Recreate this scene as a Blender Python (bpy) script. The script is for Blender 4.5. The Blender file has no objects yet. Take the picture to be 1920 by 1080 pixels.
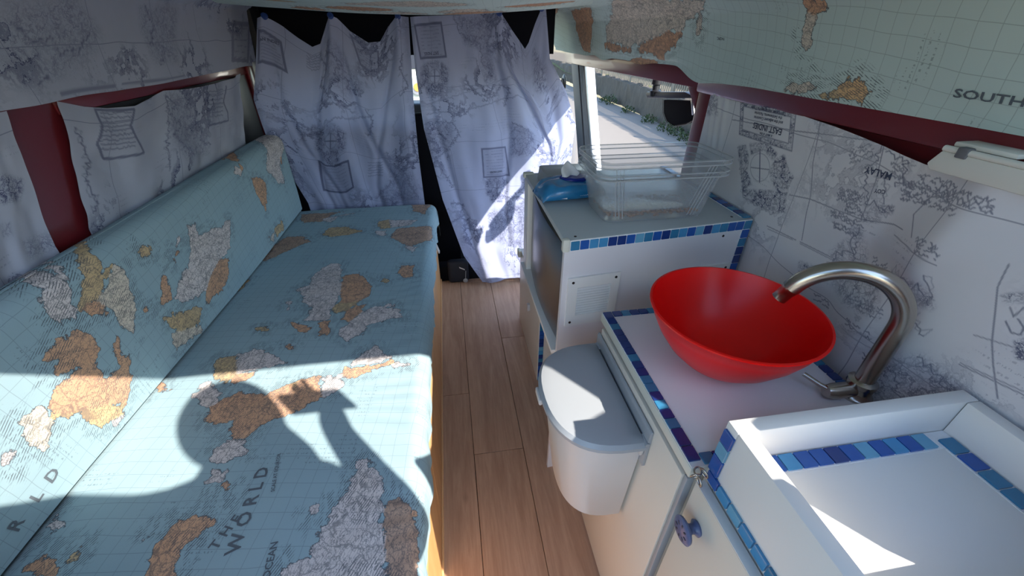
import bpy, bmesh, math, random
import numpy as np
from mathutils import Vector, Matrix
random.seed(7); rng = np.random.default_rng(7)
SC = bpy.context.scene
COL = SC.collection

# ------------------------------------------------------------------ camera
F_PX = 750.0; VPF = (825.0, 59.0)
CAM = np.array([0.0, 0.0, 1.30])
_Y = np.array([(VPF[0]-960)/F_PX, -(VPF[1]-540)/F_PX, 1.0]); _Y /= np.linalg.norm(_Y)
_Z = np.array([0, _Y[2], -_Y[1]]); _Z /= np.linalg.norm(_Z)
_X = np.cross(_Z, _Y); _X = _X if _X[0] > 0 else -_X
cd = bpy.data.cameras.new('camera'); cam = bpy.data.objects.new('camera', cd); COL.objects.link(cam)
cd.sensor_width = 36.0; cd.lens = 36.0*F_PX/1920.0; cd.clip_start = 0.01; cd.clip_end = 500
right = (_X[0], _Y[0], _Z[0]); up = (_X[1], _Y[1], _Z[1]); fwd = (_X[2], _Y[2], _Z[2])
cam.matrix_world = Matrix(((right[0], up[0], -fwd[0], CAM[0]), (right[1], up[1], -fwd[1], CAM[1]),
                           (right[2], up[2], -fwd[2], CAM[2]), (0, 0, 0, 1)))
SC.camera = cam

# ------------------------------------------------------------------ light
SUN_DIR = Vector((-0.69, 0.757, -0.80)).normalized()
w = bpy.data.worlds.new('sky_world'); SC.world = w; w.use_nodes = True
wn = w.node_tree.nodes; wl = w.node_tree.links
bg = wn['Background']; sky = wn.new('ShaderNodeTexSky')
try: sky.sky_type = 'NISHITA'
except Exception: pass
sky.sun_disc = False; sky.sun_elevation = math.radians(38.0)
sky.sun_rotation = math.atan2(-SUN_DIR.x, -SUN_DIR.y)
sky.air_density = 1.2; sky.dust_density = 0.6; sky.ozone_density = 3.0
wl.new(sky.outputs[0], bg.inputs[0]); bg.inputs[1].default_value = 0.36
sl = bpy.data.lights.new('sun', 'SUN'); sl.energy = 6.5; sl.angle = math.radians(0.55); sl.color = (1.0, 0.93, 0.84)
so = bpy.data.objects.new('sun', sl); COL.objects.link(so)
so.rotation_euler = SUN_DIR.to_track_quat('-Z', 'Y').to_euler(); so.location = (3, -4, 5)
SC.view_settings.view_transform = 'Standard'; SC.view_settings.look = 'None'
SC.view_settings.exposure = 0.9; SC.view_settings.gamma = 1.0
SC.view_settings.use_curve_mapping = False

# ------------------------------------------------------------------ helpers
def ray(x, y):
    c = np.array([(x-960)/F_PX, -(y-540)/F_PX, 1.0]); return np.array([c@_X, c@_Y, c@_Z])
def hit(x, y, ax, v):
    """where the sight line through photo point (x, y) meets the plane axis = v"""
    r = ray(x, y); i = 'xyz'.index(ax); t = (v-CAM[i])/r[i]; return CAM+t*r
def to_px(P):
    q = np.asarray(P, float)-CAM
    cx = q[..., 0]*_X[0]+q[..., 1]*_Y[0]+q[..., 2]*_Z[0]
    cy = q[..., 0]*_X[1]+q[..., 1]*_Y[1]+q[..., 2]*_Z[1]
    cz = q[..., 0]*_X[2]+q[..., 1]*_Y[2]+q[..., 2]*_Z[2]
    cz = np.where(cz < 1e-3, np.nan, cz)
    return 960+F_PX*cx/cz, 540-F_PX*cy/cz

def props(o, label=None, cat=None, group=None, kind=None):
    if label: o['label'] = label
    if cat: o['category'] = cat
    if group: o['group'] = group
    if kind: o['kind'] = kind
    return o
def thing(name, label, cat, loc, group=None):
    o = bpy.data.objects.new(name, None); COL.objects.link(o); o.location = loc; o.empty_display_size = .05
    return props(o, label, cat, group)
def wloc(o):
    v = Vector(o.location)
    while o.parent: o = o.parent; v = v+Vector(o.location)
    return v
def link(me, name, parent=None, mat=None):
    """mesh is in world coordinates; move its origin to its base and parent it"""
    n = len(me.vertices); co = np.empty(n*3); me.vertices.foreach_get('co', co); co = co.reshape(-1, 3)
    lo = co.min(0); hi = co.max(0); org = np.array([(lo[0]+hi[0])/2, (lo[1]+hi[1])/2, lo[2]])
    co -= org; me.vertices.foreach_set('co', co.ravel()); me.update()
    o = bpy.data.objects.new(name, me); COL.objects.link(o)
    if mat: me.materials.append(mat)
    if parent is not None:
        o.parent = parent; o.location = Vector(org)-wloc(parent)
    else: o.location = org
    return o
def mesh(name, verts, faces, mat, parent=None, smooth=False):
    me = bpy.data.meshes.new(name); me.from_pydata([tuple(v) for v in verts], [], [tuple(f) for f in faces]); me.validate()
    bm = bmesh.new(); bm.from_mesh(me); bmesh.ops.recalc_face_normals(bm, faces=bm.faces[:]); bm.to_mesh(me); bm.free()
    if smooth: me.polygons.foreach_set('use_smooth', [True]*len(me.polygons))
    return link(me, name, parent, mat)
def from_bm(name, bm, mat, parent=None, smooth=False, autosmooth=None):
    me = bpy.data.meshes.new(name); bmesh.ops.recalc_face_normals(bm, faces=bm.faces[:]); bm.to_mesh(me); bm.free()
    if smooth or autosmooth: me.polygons.foreach_set('use_smooth', [True]*len(me.polygons))
    if autosmooth: me.set_sharp_from_angle(angle=math.radians(autosmooth))
    return link(me, name, parent, mat)
def bm_box(bm, x, y, z, bevel=0, seg=2):
    vs = [bm.verts.new((a, b, c)) for a in x for b in y for c in z]
    fs = [(0, 1, 3, 2), (4, 6, 7, 5), (0, 4, 5, 1), (2, 3, 7, 6), (0, 2, 6, 4), (1, 5, 7, 3)]
    faces = [bm.faces.new([vs[i] for i in f]) for f in fs]
    if bevel:
        es = list({e for f in faces for e in f.edges})
        bmesh.ops.bevel(bm, geom=es, offset=bevel, segments=seg, affect='EDGES', profile=.5)
def box(name, x, y, z, mat, parent=None, bevel=.002, seg=2):
    bm = bmesh.new(); bm_box(bm, x, y, z, bevel, seg); return from_bm(name, bm, mat, parent, autosmooth=40)
def bm_prism(bm, poly, off, bevel=0):
    a = [bm.verts.new(p) for p in poly]; b = [bm.verts.new(tuple(np.array(p)+off)) for p in poly]; n = len(poly)
    fs = [bm.faces.new(a), bm.faces.new(b[::-1])]+[bm.faces.new((a[i], b[i], b[(i+1) % n], a[(i+1) % n])) for i in range(n)]
    bmesh.ops.recalc_face_normals(bm, faces=bm.faces[:])
    if bevel:
        es = list({e for f in fs for e in f.edges})
        bmesh.ops.bevel(bm, geom=es, offset=bevel, segments=2, affect='EDGES', profile=.5)
def prism(name, poly, off, mat, parent=None, bevel=0):
    bm = bmesh.new(); bm_prism(bm, [tuple(p) for p in poly], np.array(off), bevel); return from_bm(name, bm, mat, parent, autosmooth=40)
def bm_tube(bm, path, rad, n=14, cap=True):
    path = [Vector(p) for p in path]; rad = rad if hasattr(rad, '__len__') else [rad]*len(path)
    rings = []; ref = None
    for i, p in enumerate(path):
        t = (path[min(i+1, len(path)-1)]-path[max(i-1, 0)]).normalized()
        if ref is None: ref = t.orthogonal().normalized()
        ref = (ref-t*ref.dot(t)).normalized(); bi = t.cross(ref)
        rings.append([bm.verts.new(p+(ref*math.cos(2*math.pi*k/n)+bi*math.sin(2*math.pi*k/n))*rad[i]) for k in range(n)])
    for i in range(len(rings)-1):
        for k in range(n): bm.faces.new((rings[i][k], rings[i][(k+1) % n], rings[i+1][(k+1) % n], rings[i+1][k]))
    if cap: bm.faces.new(rings[0][::-1]); bm.faces.new(rings[-1])
def tube(name, path, rad, mat, parent=None, n=14):
    bm = bmesh.new(); bm_tube(bm, path, rad, n); return from_bm(name, bm, mat, parent, autosmooth=50)
def bm_lathe(bm, prof, c, n=48, axis=None):
    """profile (r, h) turned about the axis through c"""
    ax = Vector(axis or (0, 0, 1)).normalized(); e1 = ax.orthogonal().normalized(); e2 = ax.cross(e1); c = Vector(c); rings = []
    for r, h in prof:
        if r < 1e-6: rings.append([bm.verts.new(c+ax*h)])
        else: rings.append([bm.verts.new(c+ax*h+(e1*math.cos(2*math.pi*k/n)+e2*math.sin(2*math.pi*k/n))*r) for k in range(n)])
    for a, b in zip(rings, rings[1:]):
        for k in range(n):
            k2 = (k+1) % n
            if len(a) == 1 and len(b) == 1: continue
            if len(a) == 1: bm.faces.new((a[0], b[k2], b[k]))
            elif len(b) == 1: bm.faces.new((a[k], a[k2], b[0]))
            else: bm.faces.new((a[k], a[k2], b[k2], b[k]))
def lathe(name, prof, c, mat, parent=None, n=48, axis=None, sharp=50):
    bm = bmesh.new(); bm_lathe(bm, prof, c, n, axis); return from_bm(name, bm, mat, parent, autosmooth=sharp)
def sm(a, b, x): t = np.clip((x-a)/(b-a), 0, 1); return t*t*(3-2*t)

def C4(r, g, b): return (r, g, b, 1)
# ------------------------------------------------------------------ materials
MATS = {}
class N:
    """tiny node-graph builder"""
    def __init__(s, name):
        s.m = bpy.data.materials.new(name); s.m.use_nodes = True; s.t = s.m.node_tree
        s.bsdf = s.t.nodes['Principled BSDF']; s.out = s.t.nodes['Material Output']
    def n(s, typ, **kw):
        nd = s.t.nodes.new('ShaderNode'+typ)
        for k, v in kw.items(): setattr(nd, k, v)
        return nd
    def l(s, a, b): s.t.links.new(a, b)
    def put(s, sock, v):
        if hasattr(v, 'is_output') or isinstance(v, bpy.types.NodeSocket): s.l(v, sock)
        else: sock.default_value = v
    def math(s, op, a, b=0.0, c=None, clamp=False):
        nd = s.n('Math', operation=op); nd.use_clamp = clamp; s.put(nd.inputs[0], a); s.put(nd.inputs[1], b)
        if c is not None: s.put(nd.inputs[2], c)
        return nd.outputs[0]
    def step(s, a, b, x):
        nd = s.n('MapRange', interpolation_type='SMOOTHSTEP'); s.put(nd.inputs[0], x)
        s.put(nd.inputs[1], a); s.put(nd.inputs[2], b); return nd.outputs[0]
    def lin(s, x, a, b, c, d):
        nd = s.n('MapRange'); s.put(nd.inputs[0], x)
        for i, v in enumerate((a, b, c, d)): s.put(nd.inputs[i+1], v)
        return nd.outputs[0]
    def mix(s, f, a, b, blend='MIX'):
        nd = s.n('Mix', data_type='RGBA', blend_type=blend); s.put(nd.inputs[0], f); s.put(nd.inputs[6], a); s.put(nd.inputs[7], b); return nd.outputs[2]
    def noise(s, vec, scale, detail=2, rough=.5, dist=0):
        nd = s.n('TexNoise'); s.put(nd.inputs['Vector'], vec); nd.inputs['Scale'].default_value = scale
        nd.inputs['Detail'].default_value = detail; nd.inputs['Roughness'].default_value = rough; nd.inputs['Distortion'].default_value = dist
        return nd.outputs[0]
    def attr(s, name, out=2): nd = s.n('Attribute', attribute_name=name); return nd.outputs[out]
    def vec(s, v, scale=(1, 1, 1), rot=(0, 0, 0), loc=(0, 0, 0)):
        nd = s.n('Mapping'); s.put(nd.inputs[0], v); nd.inputs['Scale'].default_value = scale; nd.inputs['Rotation'].default_value = rot; nd.inputs['Location'].default_value = loc
        return nd.outputs[0]
    def sep(s, v): nd = s.n('SeparateXYZ'); s.put(nd.inputs[0], v); return nd.outputs
    def obj(s): return s.n('TexCoord').outputs['Object']
    def pos(s): return s.n('NewGeometry').outputs['Position']
    def uv(s): return s.n('TexCoord').outputs['UV']
    def bump(s, h, strength=.3, dist=.01):
        nd = s.n('Bump'); s.put(nd.inputs['Height'], h); nd.inputs['Strength'].default_value = strength; nd.inputs['Distance'].default_value = dist
        s.l(nd.outputs[0], s.bsdf.inputs['Normal']); return nd.outputs[0]
    def col(s, v): s.put(s.bsdf.inputs['Base Color'], v)
    def set(s, **kw):
        for k, v in kw.items(): s.put(s.bsdf.inputs[k.replace('_', ' ')], v)
def srgb(r, g, b):
    f = lambda v: (v/255/12.92 if v/255 <= .04045 else ((v/255+.055)/1.055)**2.4); return (f(r), f(g), f(b), 1)
def plain(name, col, rough=.5, metal=0, var=.06, scale=8, bump=0, coat=0, spec=None):
    g = N(name); p = g.pos(); n = g.noise(p, scale, 4, .6)
    dark = tuple(c*(1-var*2) for c in col[:3])+(1,)
    g.col(g.mix(n, dark, col)); g.set(Roughness=rough, Metallic=metal)
    if coat: g.set(Coat_Weight=coat)
    if spec is not None: g.bsdf.inputs['Specular IOR Level'].default_value = spec
    if bump: g.bump(g.noise(p, scale*12, 3), bump, .002)
    MATS[name] = g.m; return g.m

def m_cloth_map(name='map_cotton', s1=C4(.25, .36, .41), s2=C4(.33, .45, .48), fine=1.0):
    """printed world-map cotton: sea, tinted land, coast hatching, grid; land/tint come from the surface's own attributes"""
    g = N(name); uv = g.uv(); land = g.attr('land'); tint = g.attr('tint', 0)
    d = g.math('ADD', g.math('ADD', land, g.math('MULTIPLY', g.math('SUBTRACT', g.noise(uv, 42, 5, .65), .5), .046)), g.math('MULTIPLY', g.math('SUBTRACT', g.noise(uv, 14, 2), .5), .034))
    mask = g.step(-.0006, .0006, d)
    ad = g.math('ABSOLUTE', d); outl = g.math('SUBTRACT', 1, g.step(.0004, .0019, ad))
    vw = g.n('TexNoise'); g.l(uv, vw.inputs[0]); vw.inputs['Scale'].default_value = 55; vw.inputs['Detail'].default_value = 4
    vm = g.n('VectorMath', operation='MULTIPLY_ADD'); g.l(vw.outputs[1], vm.inputs[0]); vm.inputs[1].default_value = (.03, .03, 0); g.l(uv, vm.inputs[2])
    vor = g.n('TexVoronoi', feature='DISTANCE_TO_EDGE'); g.l(vm.outputs[0], vor.inputs['Vector']); vor.inputs['Scale'].default_value = 30
    wob = g.noise(uv, 130, 3, .6)
    bord = g.math('MULTIPLY', g.math('SUBTRACT', 1, g.step(.0, .05, g.math('ADD', vor.outputs[0], g.math('MULTIPLY', g.math('SUBTRACT', wob, .5), .08)))), mask)
    riv = g.math('SUBTRACT', 1, g.step(.006, .026, g.math('ABSOLUTE', g.math('SUBTRACT', g.noise(g.vec(uv, (1, .6, 1), (0, 0, .5)), 95, 4, .6), .5))))
    riv = g.math('MULTIPLY', riv, mask)
    # coast hatching strokes
    wv = g.n('TexWave', wave_type='BANDS', bands_direction='X'); g.l(g.vec(uv, (1, 1, 1), (0, 0, .5)), wv.inputs[0])
    wv.inputs['Scale'].default_value = 66; wv.inputs['Distortion'].default_value = 1.6; wv.inputs['Detail'].default_value = 2; wv.inputs['Detail Scale'].default_value = .6
    st = g.step(.72, .88, wv.outputs[1]); br = g.step(.44, .54, g.noise(g.vec(uv, (1, .35, 1), (0, 0, .5)), 95, 3, .6))
    band = g.math('MULTIPLY', g.step(-.036, -.02, d), g.step(.42, .5, g.noise(uv, 9, 2)))
    hat = g.math('MULTIPLY', g.math('MULTIPLY', st, br), g.math('MAXIMUM', band, g.math('MULTIPLY', mask, .32)))
    # graticule
    w1 = g.n('TexNoise'); g.l(uv, w1.inputs[0]); w1.inputs['Scale'].default_value = 5
    x, y, _ = g.sep(g.vec(uv, (1, 1, 1), (0, 0, .12)))
    def ln(c, sp, wd):
        c2 = g.math('ADD', c, g.math('MULTIPLY', g.math('SUBTRACT', w1.outputs[0], .5), .02))
        f = g.math('ABSOLUTE', g.math('SUBTRACT', g.math('FRACT', g.math('DIVIDE', c2, sp)), .5)); return g.math('SUBTRACT', 1, g.step(0, wd/sp, f))
    grid = g.math('MAXIMUM', ln(x, .031, .0009), ln(y, .031, .0009))
    # faint place names: broken dashes on ruled lines
    row = g.math('SUBTRACT', 1, g.step(.1, .2, g.math('ABSOLUTE', g.math('SUBTRACT', g.math('FRACT', g.math('MULTIPLY', y, 85)), .5))))
    tx = g.math('MULTIPLY', row, g.step(.52, .58, g.noise(g.vec(uv, (150, 60, 1)), 2.2, 1)))
    tx = g.math('MULTIPLY', tx, g.step(.57, .63, g.noise(uv, 9, 2)))
    sea = g.mix(g.noise(uv, 4, 4, .6), s1, s2)
    lt = g.mix(g.math('MULTIPLY', g.noise(uv, 14, 3), .35), tint, C4(.62, .48, .36))
    c = g.mix(mask, sea, lt)
    ink = g.math('MAXIMUM', g.math('MAXIMUM', g.math('MULTIPLY', outl, .9), g.math('MULTIPLY', bord, .62)),
                 g.math('MAXIMUM', g.math('MULTIPLY', hat, .9), g.math('MAXIMUM', g.math('MULTIPLY', grid, .4), g.math('MAXIMUM', g.math('MULTIPLY', riv, .7), g.math('MULTIPLY', tx, .45)))))
    c = g.mix(ink, c, C4(.075, .085, .10))
    g.col(c); g.set(Roughness=.9); g.bsdf.inputs['Specular IOR Level'].default_value = .15
    g.bump(g.noise(uv, 900, 2), .12, .001)
    return g.m

def m_cloth_white(name='chart_cotton', base=(.80, .81, .86), transl=.28, coastk=.62, fine=1.0):
    """white cotton printed with grey-blue antique chart line work"""
    g = N(name); uv = g.uv(); ink = g.attr('ink'); busy = g.attr('busy')
    cn = g.noise(uv, 6.5*fine, 9, .66, .25); c1 = g.math('SUBTRACT', 1, g.step(.002, .012, g.math('ABSOLUTE', g.math('SUBTRACT', cn, .5))))
    c2 = g.math('SUBTRACT', 1, g.step(.004, .03, g.math('ABSOLUTE', g.math('SUBTRACT', cn, .53))))
    low = g.step(.46, .58, g.noise(uv, 2.6*fine, 2)); shade = g.math('MULTIPLY', g.math('MULTIPLY', g.step(.5, .503, cn), g.math('SUBTRACT', 1, g.step(.51, .56, cn))), g.math('MULTIPLY', low, .42))
    coast = g.math('MAXIMUM', shade, g.math('MULTIPLY', g.math('MAXIMUM', c1, g.math('MULTIPLY', c2, .5)), low))
    sn = g.noise(uv, 75*fine, 3, .6, .8); scr = g.math('SUBTRACT', 1, g.step(.012, .06, g.math('ABSOLUTE', g.math('SUBTRACT', sn, .5))))
    s2 = g.noise(uv, 22*fine, 7, .62, .3); scr2 = g.math('SUBTRACT', 1, g.step(.006, .028, g.math('ABSOLUTE', g.math('SUBTRACT', s2, .5))))
    s3 = g.noise(uv, 34*fine, 5, .6, .3); scr3 = g.math('SUBTRACT', 1, g.step(.004, .03, g.math('ABSOLUTE', g.math('SUBTRACT', s3, .47))))
    scr = g.math('MULTIPLY', g.math('MAXIMUM', scr2, g.math('MAXIMUM', g.math('MULTIPLY', scr3, .75), g.math('ADD', g.math('MULTIPLY', scr, .4), .16))), busy)
    x, y, _ = g.sep(uv)
    row = g.math('SUBTRACT', 1, g.step(.08, .2, g.math('ABSOLUTE', g.math('SUBTRACT', g.math('FRACT', g.math('MULTIPLY', y, 70*fine)), .5))))
    tx = g.math('MULTIPLY', row, g.step(.5, .58, g.noise(g.vec(uv, (190*fine, 70*fine, 1)), 1.6, 1)))
    tx = g.math('MULTIPLY', tx, g.step(.6, .66, g.noise(g.vec(uv, (5*fine, 9*fine, 1), (0, 0, 0), (3, 1, 0)), 1.0, 2)))
    def ln(c, sp, wd, ph):
        w1 = g.noise(uv, 3, 2); c2 = g.math('ADD', g.math('ADD', c, ph), g.math('MULTIPLY', g.math('SUBTRACT', w1, .5), .05))
        f = g.math('ABSOLUTE', g.math('SUBTRACT', g.math('FRACT', g.math('DIVIDE', c2, sp)), .5)); return g.math('SUBTRACT', 1, g.step(wd/sp*.4, wd/sp, f))
    grid = g.math('MULTIPLY', g.math('MAXIMUM', ln(x, .31, .0014, .04), ln(y, .27, .0014, .1)), .45)
    f = g.math('MAXIMUM', g.math('MAXIMUM', ink, scr), g.math('MAXIMUM', g.math('MULTIPLY', coast, coastk), g.math('MAXIMUM', g.math('MULTIPLY', tx, .26), grid)), clamp=True)
    cloud = g.noise(uv, 5, 5, .6)
    b = g.mix(cloud, tuple(c*.86 for c in base)+(1,), base+(1,))
    wash = g.math('MULTIPLY', g.step(.5, .7, g.noise(uv, 3.5, 4, .6)), .22)
    b = g.mix(wash, b, C4(.47, .50, .62))
    c = g.mix(g.math('MULTIPLY', f, 1.15, clamp=True), b, C4(.075, .085, .16))
    g.col(c); g.set(Roughness=.92); g.bsdf.inputs['Specular IOR Level'].default_value = .1
    if transl:
        tr = g.n('BsdfTranslucent'); g.put(tr.inputs[0], c); mx = g.n('MixShader'); mx.inputs[0].default_value = transl
        g.l(g.bsdf.outputs[0], mx.inputs[1]); g.l(tr.outputs[0], mx.inputs[2]); g.l(mx.outputs[0], g.out.inputs[0])
    return g.m

def m_wood(name, a, b, along='Y', scale=1.0, rough=.45, knots=True):
    g = N(name); p = g.pos(); oi = g.n('ObjectInfo').outputs['Random']
    off = g.n('CombineXYZ'); g.l(g.math('MULTIPLY', oi, 13.0), off.inputs[0]); g.l(g.math('MULTIPLY', oi, 29.0), off.inputs[1])
    va = g.n('VectorMath', operation='ADD'); g.l(p, va.inputs[0]); g.l(off.outputs[0], va.inputs[1])
    st = {'Y': (14, 1.1, 14), 'Z': (14, 14, 1.1)}[along]; st = tuple(s*scale for s in st)
    n1 = g.noise(g.vec(va.outputs[0], st), 1.6, 6, .62, 1.4); n2 = g.noise(g.vec(va.outputs[0], tuple(s*5 for s in st)), 2.2, 4, .7)
    f = g.math('ADD', g.math('MULTIPLY', n1, .75), g.math('MULTIPLY', n2, .35))
    c = g.mix(g.step(.32, .78, f), b, a)
    c = g.mix(g.math('MULTIPLY', g.math('SUBTRACT', oi, .5), .22), c, C4(.62, .50, .42))
    if knots:
        v = g.n('TexVoronoi'); g.l(g.vec(va.outputs[0], (4.2, 1.9, 4.2)), v.inputs['Vector']); v.inputs['Scale'].default_value = 1.0
        k = g.math('SUBTRACT', 1, g.step(.02, .09, g.math('ADD', v.outputs[0], g.math('MULTIPLY', n2, .05))))
        c = g.mix(g.math('MULTIPLY', k, .6), c, C4(.13, .06, .035))
    g.col(c); g.set(Roughness=rough); g.bump(f, .12, .002); return g.m

M_MAP = m_cloth_map(); M_MAPP = m_cloth_map('map_cotton_lit', C4(.46, .57, .54), C4(.56, .67, .63), 1.6)  # second copy of the same cotton, stronger light put into its base colour
M_CUR = m_cloth_white('curtain_cotton_shaded', (.41, .45, .64), .24, 1.0)  # same white chart cotton, dim blue sky light put into its base colour
M_WAL = m_cloth_white('wall_cotton_shaded', (.46, .485, .58), .08, 1.0)  # same cotton again, base darkened for the dimmer light on the left
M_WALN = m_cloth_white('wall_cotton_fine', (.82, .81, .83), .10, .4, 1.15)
M_PLANK = m_wood('oak_laminate', C4(.60, .385, .25), C4(.40, .235, .145))
M_PINE = m_wood('pine', C4(.72, .40, .17), C4(.58, .28, .10), 'Z', .8, .5)
M_PINEY = m_wood('pine_rail', C4(.80, .50, .26), C4(.66, .36, .15), 'Y', .8, .5)
M_RED = plain('red_body_paint', C4(.16, .012, .018), .32, 0, .1, 6, .05, .3)
M_WHITE = plain('white_laminate', C4(.80, .78, .74), .34, 0, .03, 5)
M_WHITEM = plain('white_board', C4(.78, .74, .74), .40, 0, .04, 4)
M_CREAM = plain('cream_board', C4(.74, .68, .58), .42, 0, .04, 4)
M_GREYTOP = plain('grey_worktop', C4(.46, .49, .49), .38, 0, .05, 5)
M_EDGE = plain('raw_edge', C4(.68, .67, .58), .6, 0, .1, 12)
M_GROUT = plain('grout', C4(.84, .84, .83), .8, 0, .1, 60)
M_BIN = plain('grey_plastic', C4(.34, .36, .38), .35, 0, .03, 5)
M_BINW = plain('pale_plastic', C4(.60, .58, .56), .38, 0, .03, 5)
M_BOWL = plain('red_plastic', C4(.78, .004, .003), .30, 0, .03, 5, 0, 0, .35)
M_CHROME = plain('brushed_steel', C4(.50, .46, .41), .24, 1, .06, 30)
M_STEEL = plain('fridge_steel', C4(.33, .33, .34), .28, 1, .08, 6)
M_DARK = plain('black_plastic', C4(.012, .013, .016), .45, 0, .1, 8)
M_RUB = plain('grey_rubber', C4(.16, .16, .17), .6, 0, .1, 8)
M_BLACKF = plain('black_lining', C4(.012, .012, .015), .9, 0, .1, 8, 0, 0, .1)
M_SILVER = plain('silver_paint', C4(.55, .56, .58), .35, .4, .05, 8)
M_SCREW = plain('screw_metal', C4(.06, .05, .05), .4, .8)
M_PIN = plain('blue_pin', C4(.015, .05, .22), .3)
M_INKM = plain('map_ink', C4(.10, .12, .14), .9, 0, .02)
M_INKB = plain('chart_ink', C4(.06, .07, .12), .9, 0, .02)
M_GOLD = plain('lamp_plastic', C4(.74, .73, .66), .45, 0, .03, 6)
M_ROOF = plain('headliner', C4(.55, .56, .55), .8, 0, .05, 6)
TILES = [plain('tile_navy', C4(.018, .05, .22), .12, 0, .15, 40), plain('tile_blue', C4(.022, .11, .42), .12, 0, .15, 40),
         plain('tile_sky', C4(.07, .30, .56), .12, 0, .12, 40), plain('tile_teal', C4(.04, .22, .40), .12, 0, .15, 40),
         plain('tile_pale', C4(.15, .40, .58), .12, 0, .12, 40)]

# ------------------------------------------------------------------ printed cloth grids
class Grid:
    def __init__(s, P, U, V): s.P = P; s.U = U; s.V = V; s.px, s.py = to_px(P)   # P[v, u, 3]
    def uv_of(s, x, y):
        d = (s.px-x)**2+(s.py-y)**2; d = np.where(np.isnan(d), 1e12, d); i, j = np.unravel_index(np.argmin(d), d.shape)
        i = min(max(i, 1), d.shape[0]-2); j = min(max(j, 1), d.shape[1]-2)
        a = np.array([[(s.px[i, j+1]-s.px[i, j-1])/(s.U[j+1]-s.U[j-1]), (s.px[i+1, j]-s.px[i-1, j])/(s.V[i+1]-s.V[i-1])],
                      [(s.py[i, j+1]-s.py[i, j-1])/(s.U[j+1]-s.U[j-1]), (s.py[i+1, j]-s.py[i-1, j])/(s.V[i+1]-s.V[i-1])]])
        try: du = np.linalg.solve(a, np.array([x-s.px[i, j], y-s.py[i, j]]))
        except Exception: du = np.zeros(2)
        du = np.clip(du, -.06, .06); return s.U[j]+du[0], s.V[i]+du[1]
    def poly(s, pts): return [s.uv_of(*p) for p in pts]
    def at(s, u, v):
        u = np.clip(u, s.U[0], s.U[-1]-1e-6); v = np.clip(v, s.V[0], s.V[-1]-1e-6)
        fj = np.interp(u, s.U, np.arange(len(s.U))); fi = np.interp(v, s.V, np.arange(len(s.V)))
        j = np.minimum(fj.astype(int), len(s.U)-2); i = np.minimum(fi.astype(int), len(s.V)-2); a = (fj-j)[..., None]; b = (fi-i)[..., None]
        P = s.P; p00 = P[i, j]; p01 = P[i, j+1]; p10 = P[i+1, j]; p11 = P[i+1, j+1]
        pos = (p00*(1-a)+p01*a)*(1-b)+(p10*(1-a)+p11*a)*b
        nrm = np.cross(p01-p00, p10-p00); nrm /= (np.linalg.norm(nrm, axis=-1, keepdims=True)+1e-12); return pos, nrm
def grid_mesh(name, G, mat, parent=None, attrs=None, flip=False):
    nv, nu, _ = G.P.shape; co = G.P.reshape(-1, 3); me = bpy.data.meshes.new(name)
    i, j = np.meshgrid(np.arange(nv-1), np.arange(nu-1), indexing='ij'); a = (i*nu+j).ravel()
    q = np.stack([a, a+1, a+nu+1, a+nu], 1)
    if flip: q = q[:, ::-1]
    me.vertices.add(len(co)); me.vertices.foreach_set('co', co.ravel())
    me.loops.add(q.size); me.loops.foreach_set('vertex_index', q.ravel().astype(np.int32))
    me.polygons.add(len(q)); me.polygons.foreach_set('loop_start', (np.arange(len(q))*4).astype(np.int32)); me.polygons.foreach_set('loop_total', np.full(len(q), 4, np.int32))
    me.update(calc_edges=True); me.polygons.foreach_set('use_smooth', [True]*len(q))
    uu, vv = np.meshgrid(G.U, G.V); uvs = np.stack([uu.ravel(), vv.ravel()], 1)[q.ravel()]
    ul = me.uv_layers.new(name='UVMap'); ul.data.foreach_set('uv', uvs.ravel().astype(np.float32))
    for k, val in (attrs or {}).items():
        val = np.asarray(val, np.float32)
        if val.ndim == 3:
            at = me.attributes.new(k, 'FLOAT_COLOR', 'POINT'); at.data.foreach_set('color', val.reshape(-1, 4).ravel())
        else:
            at = me.attributes.new(k, 'FLOAT', 'POINT'); at.data.foreach_set('value', val.ravel())
    return link(me, name, parent, mat)
def sdf_poly(uu, vv, poly):
    poly = np.array(poly); d = np.full(uu.shape, 1e9); ins = np.zeros(uu.shape, bool); n = len(poly)
    for k in range(n):
        a = poly[k]; b = poly[(k+1) % n]; e = b-a; L = e@e+1e-12
        t = np.clip(((uu-a[0])*e[0]+(vv-a[1])*e[1])/L, 0, 1); d = np.minimum(d, (uu-a[0]-t*e[0])**2+(vv-a[1]-t*e[1])**2)
        c = ((a[1] > vv) != (b[1] > vv)) & (uu < (b[0]-a[0])*(vv-a[1])/(b[1]-a[1]+1e-12)+a[0]); ins ^= c
    d = np.sqrt(d); return np.where(ins, d, -d)
TINT = dict(o=(.60, .33, .19), t=(.55, .40, .21), w=(.66, .62, .62), y=(.72, .46, .22), b=(.44, .28, .20), c=(.66, .60, .50))
def paint_land(G, lands, extra_uv=()):
    """lands: (colour, photo outline) -> signed distance and tint carried by the cloth itself"""
    uu, vv = np.meshgrid(G.U, G.V); best = np.full(uu.shape, -9.0); col = np.zeros(uu.shape+(4,)); col[..., :3] = TINT['o']; col[..., 3] = 1
    for c, pts, conv in [(c, p, True) for c, p in lands]+[(c, p, False) for c, p in extra_uv]:
        pl = G.poly(pts) if conv else pts; d = sdf_poly(uu, vv, pl); m = d > best
        best = np.where(m, d, best); col[m, :3] = TINT[c]
    return dict(land=np.clip(best, -.2, .2), tint=col)
def S(scale, ox, oy, pts): return [(ox+x/scale, oy+y/scale) for x, y in pts]
def ring(x, y, rx, ry, n=9): return [(x+rx*math.cos(2*math.pi*k/n)*(1+.25*math.sin(k*2.3)), y+ry*math.sin(2*math.pi*k/n)) for k in range(n)]

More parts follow.
